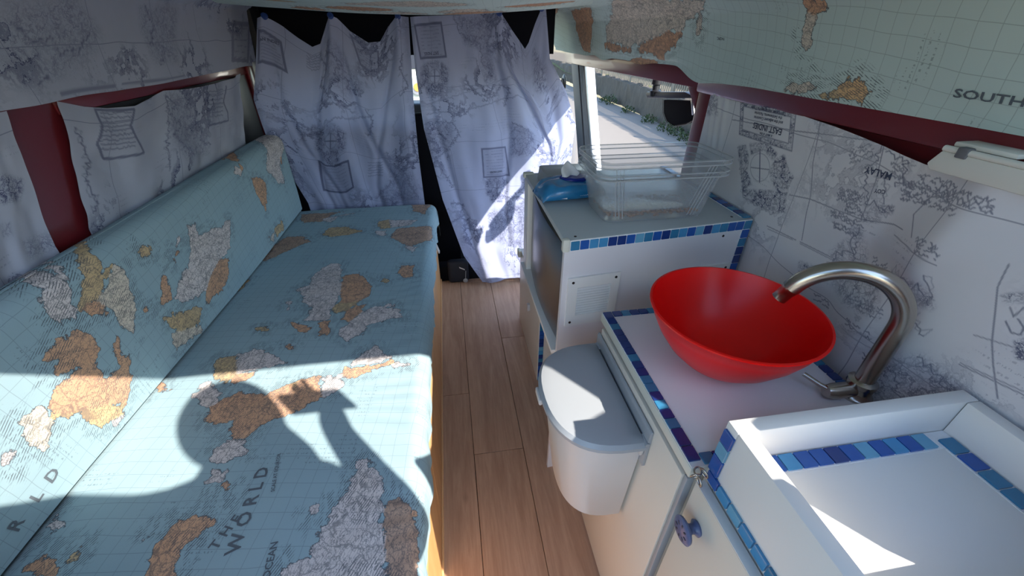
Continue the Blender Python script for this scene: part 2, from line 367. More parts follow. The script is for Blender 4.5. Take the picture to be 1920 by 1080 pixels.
class Ink:
    def __init__(s, G): s.G = G; s.uu, s.vv = np.meshgrid(G.U, G.V); s.ink = np.zeros(s.uu.shape); s.busy = np.zeros(s.uu.shape); s.ws = 1.0; s.fo = min(.0024, .8*max(G.U[1]-G.U[0], G.V[1]-G.V[0]))
    def seg(s, a, b, wd, k):
        wd = wd*s.ws
        m = .5*wd+.006; j0, j1 = np.searchsorted(s.G.U, [min(a[0], b[0])-m, max(a[0], b[0])+m]); i0, i1 = np.searchsorted(s.G.V, [min(a[1], b[1])-m, max(a[1], b[1])+m])
        if j1 <= j0 or i1 <= i0: return
        u = s.uu[i0:i1, j0:j1]; v = s.vv[i0:i1, j0:j1]; ex, ey = b[0]-a[0], b[1]-a[1]; L = ex*ex+ey*ey+1e-12
        t = np.clip(((u-a[0])*ex+(v-a[1])*ey)/L, 0, 1); d = np.hypot(u-a[0]-t*ex, v-a[1]-t*ey)
        s.ink[i0:i1, j0:j1] = np.maximum(s.ink[i0:i1, j0:j1], k*(1-sm(wd*.35, wd*.35+s.fo, d)))
    def line(s, px, wd=.003, k=.7, closed=False, wob=0):
        pts = [np.array(p) for p in s.G.poly(px)]
        if wob:
            out = []
            for a, b in zip(pts, pts[1:]):
                n = max(2, int(np.linalg.norm(b-a)/.005)); e = b-a; pn = np.array([-e[1], e[0]])/(np.linalg.norm(e)+1e-9)
                out += [a+e*k2/n+pn*rng.normal(0, wob) for k2 in range(n)]
            pts = out+[pts[-1]]
        for a, b in zip(pts, pts[1:]+([pts[0]] if closed else [])): s.seg(a, b, wd, k)
    def area(s, px, k=1.0, soft=.02, target='busy'):
        d = sdf_poly(s.uu, s.vv, s.G.poly(px)); A = getattr(s, target); A[:] = np.maximum(A, k*sm(-soft, soft*.3, d))
    def frame(s, px, wd=.012, k=.6, text=True, rows=9):
        q = s.G.poly(px); d = sdf_poly(s.uu, s.vv, q); s.ink[:] = np.maximum(s.ink, .16*(k > 0)*sm(-.002, .002, d)); s.ink[:] = np.maximum(s.ink, k*(sm(-.002, .001, d)-sm(wd-.002, wd+.001, d)))
        if text:
            q = [np.array(p) for p in q]
            for r in range(rows):
                f = (r+1.2)/(rows+1.2); a = q[0]*(1-f)+q[3]*f; b = q[1]*(1-f)+q[2]*f; x = .16
                while x < .82:
                    w_ = rng.uniform(.04, .12); 
                    if rng.random() > .1: s.seg(a+(b-a)*x, a+(b-a)*min(x+w_, .84), .0022, .5*rng.uniform(.6, 1))
                    x += w_+.03
    def crest(s, cx, cy, r, sq=1.0):
        """shield with a cross between two supporters"""
        pts = [(cx+r*.42*math.cos(a), cy+r*.5*math.sin(a)*sq) for a in np.linspace(0, 2*math.pi, 14)]
        s.line(pts, .002, .45); s.line([(cx, cy-r*.5*sq), (cx, cy+r*.5*sq)], .004, .75); s.line([(cx-r*.42, cy), (cx+r*.42, cy)], .003, .7)
        for sg in (-1, 1):
            s.area([(cx+sg*r*.5, cy-r*.9*sq), (cx+sg*r*1.0, cy-r*.5*sq), (cx+sg*r*.95, cy+r*.6*sq), (cx+sg*r*.55, cy+r*.7*sq), (cx+sg*r*.48, cy)], .8)
        s.area([(cx-r*.7, cy+r*.55*sq), (cx+r*.7, cy+r*.55*sq), (cx+r*.5, cy+r*1.3*sq), (cx-r*.5, cy+r*1.25*sq)], .9)
        s.area([(cx-r*.4, cy-r*.55*sq), (cx+r*.4, cy-r*.55*sq), (cx+r*.3, cy-r*1.0*sq), (cx-r*.3, cy-r*.95*sq)], .7)
    def script(s, a, b, wd=.002, k=.7, h=.0028):
        """one line of handwriting: words of small up-and-down strokes"""
        a, b = [np.array(p) for p in s.G.poly([a, b])]; L = np.linalg.norm(b-a)+1e-9; e = (b-a)/L; n = np.array([-e[1], e[0]]); x = 0.0
        while x < L:
            w_ = rng.uniform(.010, .030); pts = []
            for t in np.arange(x, min(x+w_, L), .0021): pts.append(a+e*t+n*rng.uniform(-h, h)*(1.7 if rng.random() < .15 else 1))
            for p, q in zip(pts, pts[1:]): s.seg(p, q, wd, k*rng.uniform(.75, 1))
            x += w_+rng.uniform(.004, .009)
    def coast(s, px, wd=.002, k=.7):
        s.line(px, min(wd, .0018), k*.9, wob=.0045); s.line(px, .001, k*.5, wob=.009)
    def attrs(s): return dict(ink=s.ink, busy=s.busy)

def text_mesh(txt, size):
    cu = bpy.data.curves.new('lettering', 'FONT'); cu.body = txt; cu.size = size; cu.align_x = 'CENTER'; cu.align_y = 'CENTER'; cu.resolution_u = 2; cu.offset = size*.018
    o = bpy.data.objects.new('lettering', cu); COL.objects.link(o); bpy.context.view_layer.update()
    me = bpy.data.meshes.new_from_object(o.evaluated_get(bpy.context.evaluated_depsgraph_get()))
    V = np.array([v.co[:2] for v in me.vertices]).reshape(-1, 2); Fc = [tuple(p.vertices) for p in me.polygons]
    bpy.data.objects.remove(o); bpy.data.curves.remove(cu); bpy.data.meshes.remove(me); return V, Fc
def cloth_text(G, txt, pxc, pxdir, size, mat, parent, off=.0012, spread=1.0, mirror=False):
    """print lettering on the cloth: centre and reading direction given as photo points on that cloth"""
    V, Fc = text_mesh(txt, size); V = V*np.array([spread*(-1 if mirror else 1), 1])
    c = np.array(G.uv_of(*pxc)); d = np.array(G.uv_of(*pxdir))-c; d /= np.linalg.norm(d)
    p1, _ = G.at(np.array([c[0]]), np.array([c[1]])); n = np.array([-d[1], d[0]])
    # keep letters upright seen from the camera side
    q = to_px(G.at(np.array([c[0]+n[0]*.01]), np.array([c[1]+n[1]*.01]))[0]); a = to_px(G.at(np.array([c[0]+d[0]*.01]), np.array([c[1]+d[1]*.01]))[0]); o_ = to_px(p1)
    cr = (a[0][0]-o_[0][0])*(q[1][0]-o_[1][0])-(a[1][0]-o_[1][0])*(q[0][0]-o_[0][0])
    if cr > 0: n = -n
    uv = c+V[:, :1]*d+V[:, 1:]*n; pos, nr = G.at(uv[:, 0], uv[:, 1])
    sgn = np.sign(((CAM-pos)*nr).sum(1, keepdims=True)); pos = pos+nr*sgn*off
    me = bpy.data.meshes.new('lettering'); me.from_pydata(pos.tolist(), [], Fc); return link(me, 'lettering', parent, mat)
def arc(path_pts, step):
    """resample a polyline (2-D profile) at an even arc-length step"""
    p = np.array(path_pts, float); L = np.r_[0, np.cumsum(np.linalg.norm(np.diff(p, axis=0), axis=1))]; s = np.linspace(0, L[-1], max(3, int(L[-1]/step)+1))
    return np.stack([np.interp(s, L, p[:, k]) for k in range(p.shape[1])], 1), s
def smooth_noise(n, k, seed):
    r = np.random.default_rng(seed); x = np.linspace(0, k, n); a = r.normal(0, 1, k+3); i = x.astype(int); t = x-i; t = t*t*(3-2*t); return a[i]*(1-t)+a[i+1]*t
def noise2(nv, nu, kv, ku, seed):
    r = np.random.default_rng(seed); A = r.normal(0, 1, (kv+3, ku+3)); y = np.linspace(0, kv, nv); x = np.linspace(0, ku, nu)
    iy = y.astype(int); ix = x.astype(int); ty = y-iy; tx = x-ix; ty = (ty*ty*(3-2*ty))[:, None]; tx = (tx*tx*(3-2*tx))[None]
    return (A[iy][:, ix]*(1-tx)+A[iy][:, ix+1]*tx)*(1-ty)+(A[iy+1][:, ix]*(1-tx)+A[iy+1][:, ix+1]*tx)*ty

# ================================================================== the van shell
def struct(o): o['kind'] = 'structure'; return o
fl = struct(box('floor', (-.96, .85), (.0, 2.16), (-.07, -.009), M_BLACKF, None, 0))
plank_w = .183; joints = {-1: [1.21, .01], 0: [.912, 2.11], 1: [1.55, .35]}
for k in range(-5, 5):
    x0 = -.002+plank_w*k; x1 = min(x0+plank_w, .85); js = sorted([0.0]+joints.get(k, [round(.2+.37*((k*7) % 5), 2), round(1.4+.1*((k*3) % 4), 2)])+[2.15])
    for a, b in zip(js, js[1:]):
        if b-a < .03: continue
        box('plank', (x0+.0008, x1-.0008), (a+.0008, b-.0008), (-.009, 0), M_PLANK, fl, .0012, 1)

struct(box('ceiling', (-.97, .86), (.04, 3.45), (1.425, 1.46), M_ROOF, None, .004))
# left side
bm = bmesh.new(); bm_box(bm, (-.98, -.92), (.06, 2.52), (-.05, 1.43)); bm_box(bm, (-.98, -.93), (2.52, 3.45), (-.05, .80)); bm_box(bm, (-.98, -.90), (2.52, 3.45), (1.17, 1.43))
struct(from_bm('wall_left', bm, M_RED))
yl = lambda px, py: hit(px, py, 'x', -.915)
struct(box('window_1', (-.9195, -.9165), (1.24, 2.27), (.80, 1.131), M_DARK, None, .001))
bm = bmesh.new()
bm_box(bm, (-.92, -.914), (1.18, 2.33), (1.132, 1.18), .002); bm_box(bm, (-.92, -.9), (2.29, 2.345), (.6, 1.165), .006)
struct(from_bm('trim_1', bm, M_RED, None, autosmooth=40))
struct(box('trim_2', (-.92, -.895), (2.345, 2.40), (.4, 1.18), M_SILVER, None, .008))
struct(box('trim_3', (-.92, -.86), (2.40, 2.52), (.0, 1.42), M_DARK, None, .008))
# right side
bm = bmesh.new(); bm_box(bm, (.81, .85), (.06, 1.23), (-.05, 1.15));
bm_prism(bm, [(.788, .06, 1.20), (.800, .06, 1.20), (.787, .06, 1.43), (.775, .06, 1.43)], np.array([0, 3.39, 0]))
struct(from_bm('wall_right', bm, M_RED))
bm = bmesh.new()
bm_prism(bm, [(.785, 1.27, 1.150), (.785, 2.4, 1.136), (.785, 3.45, 1.13), (.785, 3.45, 1.225), (.785, 1.27, 1.225)], np.array([.012, 0, 0]), .003); bm_box(bm, (.775, .85), (.06, 1.285), (1.140, 1.215), .008)
bm_prism(bm, [(.785, 1.285, 1.155), (.785, 1.36, 1.152), (.785, 1.285, 1.09)], np.array([.06, 0, 0]), .004)
bm_box(bm, (.785, .85), (1.20, 1.285), (-.05, 1.16), .008)
struct(from_bm('trim_4', bm, M_RED, None, autosmooth=40))
yp = lambda z: 2.262+.60*(max(z, .3)-.76)
def post(name, x0, x1, y0, y1, mat): struct(prism(name, [(x0, yp(z)+y0, z) for z in (-.05, .3, 1.15)]+[(x0, yp(z)+y1, z) for z in (1.15, .3, -.05)], (x1-x0, 0, 0), mat, None, .003))
post('trim_5', .80, .85, .0, .035, M_SILVER); post('trim_7', .79, .85, .13, .27, M_RUB)
bm = bmesh.new()
for k in range(4): bm_tube(bm, [(.806, yp(z)+.046+.023*k, z) for z in (-.05, .3, 1.15)], .0105, 8)
struct(from_bm('trim_6', bm, M_RUB, None, smooth=True))
struct(box('door_1', (.80, .86), (2.72, 3.45), (-.05, .78), M_RUB, None, .02))
bg_ = thing('seat_belt_guide', 'dark oval seat belt guide on the cab door pillar', 'belt guide', tuple(hit(1058, 152, 'x', .79)))
c = hit(1058, 155, 'x', .788)
lathe('backing', [(0, 0), (.045, 0), (.05, .004), (.045, .01), (0, .012)], (.789, c[1], c[2]), M_DARK, bg_, 24, (-1, 0, 0))
lathe('ring', [(.014, .011), (.016, .02), (.026, .02), (.028, .011)], (.789, c[1], c[2]), M_RUB, bg_, 20, (-1, 0, 0))
box('belt', (.776, .78), (c[1]-.025, c[1]+.025), (.5, c[2]), M_RUB, bg_, 0)
# unseen panels added behind the camera, outlines cut to block and shape the sun
prism('sun_blocker_left', [(-.97, .0, -.05), (-.3, .0, -.05), (-.3, .0, 1.0), (-.8, .0, 1.04), (-.86, .0, 1.43), (-.97, .0, 1.43)], (0, .012, 0), M_RED)['kind'] = 'structure'
prism('sun_blocker_right', [(.38, .0, -.05), (.86, .0, -.05), (.86, .0, 1.43), (.765, .0, 1.43), (.759, .0, 1.342), (.735, .0, 1.196), (.68, .0, 1.178), (.645, .0, 1.165), (.622, .0, 1.04), (.612, .0, .96), (.63, .0, .86), (.47, .0, .86), (.47, .0, .97), (.545, .0, 1.02), (.556, .0, 1.08), (.38, .0, 1.09)], (0, .012, 0), M_RED)['kind'] = 'structure'
# cab beyond the curtains
struct(box('wall_front', (-.93, .64), (2.62, 2.70), (1.19, 1.43), M_BLACKF, None, 0))
struct(box('trim_8', (-.96, .85), (2.16, 2.24), (-.07, .09), M_BLACKF, None, .004))
struct(box('trim_9', (-.96, .85), (2.2, 3.45), (-.07, -.04), M_BLACKF, None, 0))
dash = thing('dashboard', 'black dashboard behind the gap in the curtains', 'dashboard', (0, 3.2, 0))
prism('panel', [(-.92, 2.95, .1), (-.92, 3.4, .1), (-.92, 3.42, .86), (-.92, 3.1, .88), (-.92, 2.98, .78)], (1.70, 0, 0), M_DARK, dash, .02)
tube('steering_wheel', [(-.42+.19*math.cos(a), 2.93+.06*math.sin(a), .84+.15*math.sin(a)) for a in np.linspace(0, 2*math.pi, 28)], .014, M_DARK, dash, 8)
fs = thing('front_seat', 'black cab bench seat behind the left curtain', 'seat', (-.4, 2.55, 0))
prism('backrest', [(-.78, 2.36, .36), (-.78, 2.48, .36), (-.78, 2.42, .93), (-.78, 2.33, .93)], (.84, 0, 0), M_BLACKF, fs, .03)
box('seat', (-.78, .06), (2.42, 2.86), (.26, .42), M_BLACKF, fs, .03)
box('seat_base', (-.74, .02), (2.45, 2.8), (-.04, .27), M_BLACKF, fs, .01)

# ================================================================== bench with map cushions
bench = thing('bench', 'long pine bench under the blue world map cushions', 'bench', (-.5, 1.1, 0))
y = .07; k = 0
while y < 2.13:
    w_ = (.34, .28, .36, .31)[k % 4]; y2 = min(y+w_, 2.13); box('board', (-.145, -.1185), (y+.0012, y2-.0012), (.004, .347), M_PINE, bench, .0015, 1); y = y2; k += 1
box('rail', (-.155, -.1145), (.06, 2.14), (.348, .405), M_PINEY, bench, .004)
box('foot_rail', (-.1184, -.112), (.06, 2.14), (.0, .022), M_PINEY, bench, .002)
for i in range(9): box('slat', (-.89, -.155), (.10+.235*i, .18+.235*i), (.385, .405), M_PINEY, bench, .002, 1)
box('back_rail', (-.905, -.885), (.06, 2.14), (0, .405), M_PINE, bench, .002)
box('end_panel', (-.885, -.155), (.065, .083), (0, .384), M_PINE, bench, .002); box('end_panel', (-.885, -.155), (2.115, 2.133), (0, .384), M_PINE, bench, .002)
p = hit(834, 462, 'y', 1.9)
lt = thing('bench_latch', 'small pale plastic latch clipped on the far end of the pine bench', 'latch', tuple(p))
box('plate', (-.122, -.112), (p[1]-.022, p[1]+.022), (p[2]-.03, p[2]+.02), M_BINW, lt, .003); tube('loop', [(-.11, p[1]-.012, p[2]+.01), (-.098, p[1]-.012, p[2]-.03), (-.098, p[1]+.012, p[2]-.03), (-.11, p[1]+.012, p[2]+.01)], .004, M_BINW, lt, 8)

# ---- seat cushion: cover rolls over the front edge and hangs in a wavy hem
STEP = .0042
prof = [(-.885, .47), (-.862, .487), (-.835, .497), (-.7, .502), (-.4, .503), (-.2, .500)]
prof += [(-.152+.04*math.sin(a), .460+.04*math.cos(a)) for a in np.linspace(.0, math.pi/2, 9)]+[(-.1125, .44), (-.115, .425), (-.1145, .412)]
pr, su = arc(prof, STEP)
Yl = np.linspace(.07, 2.185, int(2.115/.0046)); X = np.repeat(pr[None, :, 0], len(Yl), 0); Zz = np.repeat(pr[None, :, 1], len(Yl), 0); YY = np.repeat(Yl[:, None], len(su), 1)
frac = sm(.90, 1.0, su/su[-1])[None]
hem = (smooth_noise(len(Yl), 16, 3)*.007+smooth_noise(len(Yl), 46, 4)*.005+smooth_noise(len(Yl), 5, 9)*.006)[:, None]
X = X+frac*(np.abs(smooth_noise(len(Yl), 50, 5)[:, None])*.0045+np.abs(smooth_noise(len(Yl), 18, 8)[:, None])*.004)+.012*sm(1.2, 2.2, YY)*sm(-.3, -.12, X); Zz = Zz-frac*hem
Zz = Zz+noise2(len(Yl), len(su), 9, 4, 11)*.0022
roll = np.clip((YY-2.135)/.05, 0, 1); Zz = Zz-.05*(1-np.sqrt(1-np.clip(roll, 0, .999)**2))-np.where(roll > .99, .08, 0)
# fine ruck lines across the front half
Zz += sm(-.36, -.16, X)*sm(.5, .2, np.abs(X+.1))*np.sin(YY*115+6*noise2(len(Yl), len(su), 14, 3, 5))*.0007
GS = Grid(np.stack([X, YY, Zz], -1), su, Yl)
a2 = lambda *p: S(2.454, 380, 640, p); a3 = lambda *p: S(2.348, 380, 240, p); a1 = lambda *p: S(1.6875, 0, 440, p); r1 = lambda *p: S(2, 0, 0, p)
seat_lands = [
 ('w', a3((560,592),(610,600),(612,690),(600,760),(570,800),(560,840),(500,850),(440,850),(480,790),(430,770),(450,740),(405,712),(460,690),(500,640))),
 ('o', a3((615,645),(690,640),(735,680),(740,730),(690,760),(640,780),(600,770),(610,700))), ('t', a3((590,770),(690,755),(640,800),(590,820),(560,800))),
 ('w', a3((600,890),(640,860),(700,810),(760,780),(860,800),(880,830),(800,850),(720,870),(700,910),(640,935),(600,920))),
 ('o', a3((640,800),(720,775),(700,810),(650,850),(610,850))), ('o', a3((390,855),(440,870),(490,880),(460,900),(410,890))), ('o', a3((510,860),(560,850),(550,910),(520,910))),
 ('t', a3(*ring(260,885,32,14))), ('o', a3(*ring(380,962,14,12))), ('o', a3((850,640),(880,610),(930,605),(920,650),(880,660))), ('w', a3(*ring(825,782,24,7))), ('w', a3((375,765),(385,770),(382,800),(372,800))), ('t', a3(*ring(803,670,14,12))),
 ('t', a2((35,115),(70,80),(155,65),(155,150),(110,195),(60,165))), ('w', a2((155,62),(240,30),(330,55),(400,100),(330,110),(240,140),(155,150))), ('o', a2((155,152),(240,138),(220,165),(110,205))), ('w', a2((-10,200),(30,180),(50,230),(-10,240))),
 ('b', a3((430,380),(500,340),(580,340),(600,370),(520,410),(440,420))), ('w', a3((510,400),(690,370),(600,390),(560,415))), ('t', a3((520,470),(560,440),(640,435),(700,455),(640,470),(560,480))),
 ('b', a3((250,575),(300,520),(370,480),(440,475),(470,500),(400,530),(330,560),(270,590))),
 ('t', a3((770,410),(820,405),(830,440),(780,445))), ('w', a3((820,405),(940,405),(920,425),(830,440))), ('b', a3((830,480),(860,440),(1010,440),(1010,500),(920,520),(880,510))), ('w', a3((890,520),(950,525),(920,550))), ('w', a3((760,450),(810,450),(800,475),(765,470))),
 ('b', a3((920,340),(1030,320),(1060,330),(1050,390),(980,380),(930,370))), ('w', a3((650,1050),(700,990),(760,960),(820,1010),(790,1040),(700,1040))), ('o', a2((640,160),(660,125),(770,110),(860,85),(880,100),(770,140),(700,165))), ('w', a2((860,100),(960,100),(950,112),(870,115))),
 ('o', a2((10,370),(40,300),(110,250),(190,230),(300,240),(400,190),(540,165),(540,265),(470,310),(390,340),(300,370),(250,400),(190,450),(120,440),(150,360),(60,380))), ('y', a2((390,190),(530,170),(540,260),(400,265),(380,230))),
 ('w', a2((30,545),(60,500),(110,455),(190,455),(220,510),(150,530),(100,560),(40,560))), ('w', a2((20,640),(50,595),(100,600),(80,650),(30,655))), ('o', a2((90,660),(110,645),(150,690),(140,710))), ('o', a2((-20,850),(0,800),(50,830),(10,870))), ('w', a2((540,170),(640,150),(660,200),(560,260))),
 ('w', a2((345,1080),(400,1010),(490,990),(500,930),(540,880),(590,760),(650,700),(700,620),(710,545),(760,545),(830,650),(810,740),(840,760),(820,830),(840,900),(830,1100),(345,1100))),
 ('b', a2((850,740),(900,730),(950,740),(960,800),(990,870),(1000,940),(990,1100),(850,1100),(840,900),(820,830))), ('o', a2(*ring(970,800,22,14))), ('w', a2((505,760),(545,740),(530,800),(515,810))),
 ('o', a1((460,1080),(470,1010),(500,960),(560,900),(620,885),(650,895),(640,950),(590,970),(560,1010),(550,1080))), ('w', a1((440,975),(490,930),(480,960))), ('o', a1((50,1080),(90,1030),(140,1005),(180,1030),(170,1080))), ('w', a1((150,920),(180,880),(215,935),(170,940))), ('t', a1((200,1030),(250,990),(240,1030))),
 ('t', a3((130,710),(170,670),(215,665),(180,700),(140,725))), ('o', a1((480,480),(520,465),(540,490),(500,500))), ('w', a1((610,510),(650,480),(700,490),(690,540),(640,540))),
]
seat = thing('seat_cushion', 'long teal world map seat cushion lying flat on the pine bench', 'cushion', (-.5, 1.1, .405))
grid_mesh('cover', GS, M_MAP, seat, paint_land(GS, seat_lands))
box('foam', (-.86, -.13), (.08, 2.12), (.406, .448), M_BINW, seat, .01)
cloth_text(GS, 'T H E', (424, 998), (448, 968), .026, M_INKM, seat); cloth_text(GS, 'W O R L D', (468, 950), (502, 860), .036, M_INKM, seat)
cloth_text(GS, 'SCALE AT EQUATOR', (518, 885), (524, 850), .010, M_INKM, seat); cloth_text(GS, 'OCEAN', (508, 1050), (514, 1025), .018, M_INKM, seat)

# ---- back cushion
prof = [(-.80, .506), (-.797, .60), (-.798, .80)]+[(-.838+.04*math.cos(a), .842+.04*math.sin(a)) for a in np.linspace(0.05, math.pi/2, 9)]+[(-.87, .884), (-.898, .875), (-.90, .80)]
pr, su = arc(prof, STEP)
Yl = np.linspace(.07, 2.20, int(2.13/.0046)); X = np.repeat(pr[None, :, 0], len(Yl), 0); Zz = np.repeat(pr[None, :, 1], len(Yl), 0); YY = np.repeat(Yl[:, None], len(su), 1)
X = X-.028*sm(1.7, .3, YY)*(X > -.86)+noise2(len(Yl), len(su), 8, 3, 21)*.0022
roll = np.clip((YY-2.15)/.05, 0, .999); sh = 1-np.sqrt(1-roll**2); X = X+(-.85-X)*sh*.8; Zz = Zz+(.68-Zz)*sh*.12
GB = Grid(np.stack([X, YY, Zz], -1), su, Yl)
back_lands = [
 ('t', a1((245,215),(265,110),(300,60),(320,90),(325,115),(358,92),(350,120),(310,200),(270,220),(300,245),(250,245))), ('c', a1((358,92),(395,110),(410,175),(435,215),(425,320),(390,295),(350,230),(310,210),(345,130))), ('o', a1((250,222),(310,212),(350,250),(290,260),(255,250))),
 ('w', a1((160,200),(200,145),(235,150),(240,230),(250,270),(190,280),(150,260))),
 ('o', a1((150,545),(170,490),(250,420),(160,450),(180,400),(130,400),(170,350),(250,300),(300,320),(320,360),(300,420),(340,450),(375,420),(360,370),(370,325),(385,380),(412,380),(410,470),(400,540),(330,545),(170,590))), ('y', a1((150,560),(400,530),(380,580),(320,612),(290,600),(250,570),(170,590))),
 ('c', a1((50,600),(70,570),(150,550),(170,600),(150,640),(140,680),(100,660))), ('w', a1((5,710),(40,670),(55,690),(30,720),(10,730))), ('o', a1((20,755),(42,758),(30,790))), ('w', a1((345,580),(385,575),(375,600),(350,605))),
 ('w', r1((710,850),(735,838),(745,885),(800,858),(862,830),(862,920),(830,975),(800,1020),(780,1080),(740,1120),(690,1140),(660,1120),(670,1060),(700,1000),(720,930))), ('o', a1((655,150),(690,75),(722,75),(720,150),(690,190),(650,215))), ('o', a1((510,125),(530,125),(540,200),(515,215))), ('t', a1((510,260),(600,235),(640,230),(620,290),(570,310),(540,300))), ('c', a1((540,310),(620,290),(640,300),(600,330),(560,360))),
 ('t', a1(*ring(460,52,20,18))), ('o', a1(*ring(460,237,10,10))), ('w', r1((650,930),(668,888),(675,892),(655,935))), ('o', r1((640,970),(665,945),(660,985))),
 ('w', r1((975,560),(1040,540),(1050,620),(1070,700),(1040,680),(1000,640))), ('o', r1((1000,530),(1060,520),(1090,590),(1060,640),(1045,580))), ('o', r1((840,600),(900,590),(905,640),(870,650))), ('w', r1((880,625),(905,640),(900,655),(880,650))), ('o', r1((940,665),(980,665),(1000,700),(1000,800),(985,770),(960,720))), ('t', r1((1030,860),(1060,825),(1065,860),(1040,890))), ('c', r1((1010,890),(1030,870),(1025,905))),
]
back = thing('back_cushion', 'long teal world map back cushion leaning along the left wall', 'cushion', (-.85, 1.1, .49))
grid_mesh('cover', GB, M_MAP, back, paint_land(GB, back_lands))
box('foam', (-.892, -.855), (.08, 2.12), (.512, .84), M_BINW, back, .008)
for ch, p, q in (('R', (30, 985), (48, 955)), ('L', (68, 932), (86, 905)), ('D', (97, 892), (115, 868))): cloth_text(GB, ch, p, q, .034, M_INKM, back)

# ================================================================== cloth linings
# right upper lining with the colour map
prof = [(.770, 1.168), (.768, 1.20), (.757, 1.27), (.735, 1.34), (.69, 1.39), (.62, 1.412), (.55, 1.416)]
pr, su = arc(prof, .005); Yl = np.linspace(.06, 3.1, 560)
X = np.repeat(pr[None, :, 0], len(Yl), 0); Zz = np.repeat(pr[None, :, 1], len(Yl), 0); YY = np.repeat(Yl[:, None], len(su), 1)
hemk = sm(.06, 0, su)[None]; Zz = Zz+hemk*(smooth_noise(len(Yl), 22, 31)*.006)[:, None]*sm(.9, 1.6, YY)+hemk*.012*sm(1.3, 1.0, YY)+hemk*.026*sm(1.25, 1.45, YY)
X = X+noise2(len(Yl), len(su), 12, 3, 33)*.004-.012*sm(1.4, 2.4, YY)*sm(.0, .1, su)[None]*sm(.3, .2, su)[None]
GR = Grid(np.stack([X, YY, Zz], -1), su, Yl)
b3 = lambda *p: S(3, 960, 0, p); b4 = lambda *p: S(2.25, 1280, 0, p)
rl = [('c', b3((560,5),(1085,5),(1080,60),(1050,80),(980,110),(950,180),(880,170),(850,200),(760,230),(700,250),(650,270),(600,240),(530,230),(530,150),(560,80))), ('o', b3((700,280),(760,230),(880,170),(955,185),(920,260),(860,300),(860,340),(790,300),(720,290))),
 ('o', b3((330,60),(440,40),(450,150),(440,300),(400,280),(360,170))), ('o', b3((640,350),(720,320),(800,340),(850,390),(760,380),(680,370))), ('o', b3((520,230),(650,270),(700,290),(560,290),(520,260))), ('o', b3(*ring(240,50,16,30))), ('c', b3((1040,60),(1065,70),(1060,190),(1035,200))),
 ('o', b4((515,3),(605,3),(600,40),(570,60),(530,55),(512,20))), ('c', b4((525,55),(575,60),(555,100),(545,170),(535,215),(505,200),(505,130))),
 ('y', b4((650,360),(700,335),(760,345),(800,385),(770,400),(760,440),(700,425),(660,410))), ('c', b4((435,380),(470,350),(540,340),(570,370),(540,395),(470,390))), ('t', b4((570,400),(650,380),(660,420),(590,415)))]
ru = thing('ceiling_lining', 'teal world map cloth covering the upper right wall above the red rail', 'cloth', (.72, 1.5, 1.168))
grid_mesh('cloth', GR, M_MAPP, ru, paint_land(GR, rl))
cloth_text(GR, 'SOUTHERN', (1893, 189), (1915, 192), .019, M_INKM, ru, spread=1.45)
cloth_text(GR, 'PACIFIC', (1352, 72), (1340, 71), .010, M_INKM, ru)
# ceiling lining sagging towards the curtains
nx, ny = 260, 360; xs = np.linspace(-.88, .66, nx); ys = np.linspace(.06, 2.14, ny); XX, YY = np.meshgrid(xs, ys)
sag = .040*(1-((XX+.1)/.78)**2).clip(0)*sm(.3, 1.9, YY); Zz = 1.416-sag-.016*sm(1.9, 2.08, YY)+.05*sm(2.10, 2.14, YY)**2+noise2(ny, nx, 7, 5, 41)*.002
GC = Grid(np.stack([XX, YY, Zz], -1), xs, ys)
cl = []
for (cx, cy, rx, ry, c) in ((-.3, 1.95, .12, .05, 'o'), (.1, 1.98, .1, .04, 'c'), (.15, 2.04, .13, .04, 'o'), (-.1, 1.7, .2, .1, 'c'), (.4, 1.9, .14, .07, 'o'), (-.6, 1.8, .1, .08, 't'), (.2, 1.2, .2, .14, 'w'), (-.4, 1.1, .2, .12, 'o'), (-.15, 2.03, .1, .03, 'c'), (-.5, 2.02, .07, .03, 'o')):
    cl.append((c, [(cx+rx*math.cos(a)*(1+.3*math.sin(3*a)), cy+ry*math.sin(a)) for a in np.linspace(0, 2*math.pi, 11)[:-1]]))
cc = thing('ceiling_cloth', 'world map cloth sagging from the ceiling above the curtains', 'cloth', (-.1, 1.1, 1.36))
grid_mesh('cloth', GC, M_MAPP, cc, paint_land(GC, [], cl))
# left upper lining, chart print
prof = [(-.900, 1.155), (-.898, 1.20), (-.893, 1.30), (-.875, 1.38), (-.83, 1.412)]; pr, su = arc(prof, .005); Yl = np.linspace(.08, 2.415, 440)
X = np.repeat(pr[None, :, 0], len(Yl), 0); Zz = np.repeat(pr[None, :, 1], len(Yl), 0); YY = np.repeat(Yl[:, None], len(su), 1)
Zz = Zz+sm(.06, 0, su)[None]*((smooth_noise(len(Yl), 14, 51)*.002)[:, None]+.006*sm(1.3, .9, YY)+.006); X = X+noise2(len(Yl), len(su), 9, 2, 52)*.003
GL = Grid(np.stack([X, YY, Zz], -1), su, Yl); ik = Ink(GL)
ik.area([(20, 20), (140, 5), (180, 60), (150, 110), (60, 150), (20, 120)], .45, .04); ik.area([(265, 20), (330, 15), (330, 110), (290, 110), (270, 60)], .4, .03)
ik.frame([(436, 38), (470, 42), (466, 118), (434, 116)], .02, .45, True, 6); ik.line([(115, 175), (215, 160)], .012, .45); ik.line([(230, 158), (345, 142)], .006, .45)
ik.coast([(20, 40), (60, 80), (100, 70), (110, 100), (150, 95), (170, 60)]); ik.coast([(270, 10), (290, 50), (280, 80), (310, 90), (300, 120)]); ik.coast([(30, 110), (60, 120), (90, 140), (70, 160)])
grid_mesh('upper_wall_cloth', GL, M_WAL, None, ik.attrs())
props(bpy.data.objects['upper_wall_cloth'], 'grey antique chart cloth covering the upper left wall', 'cloth')

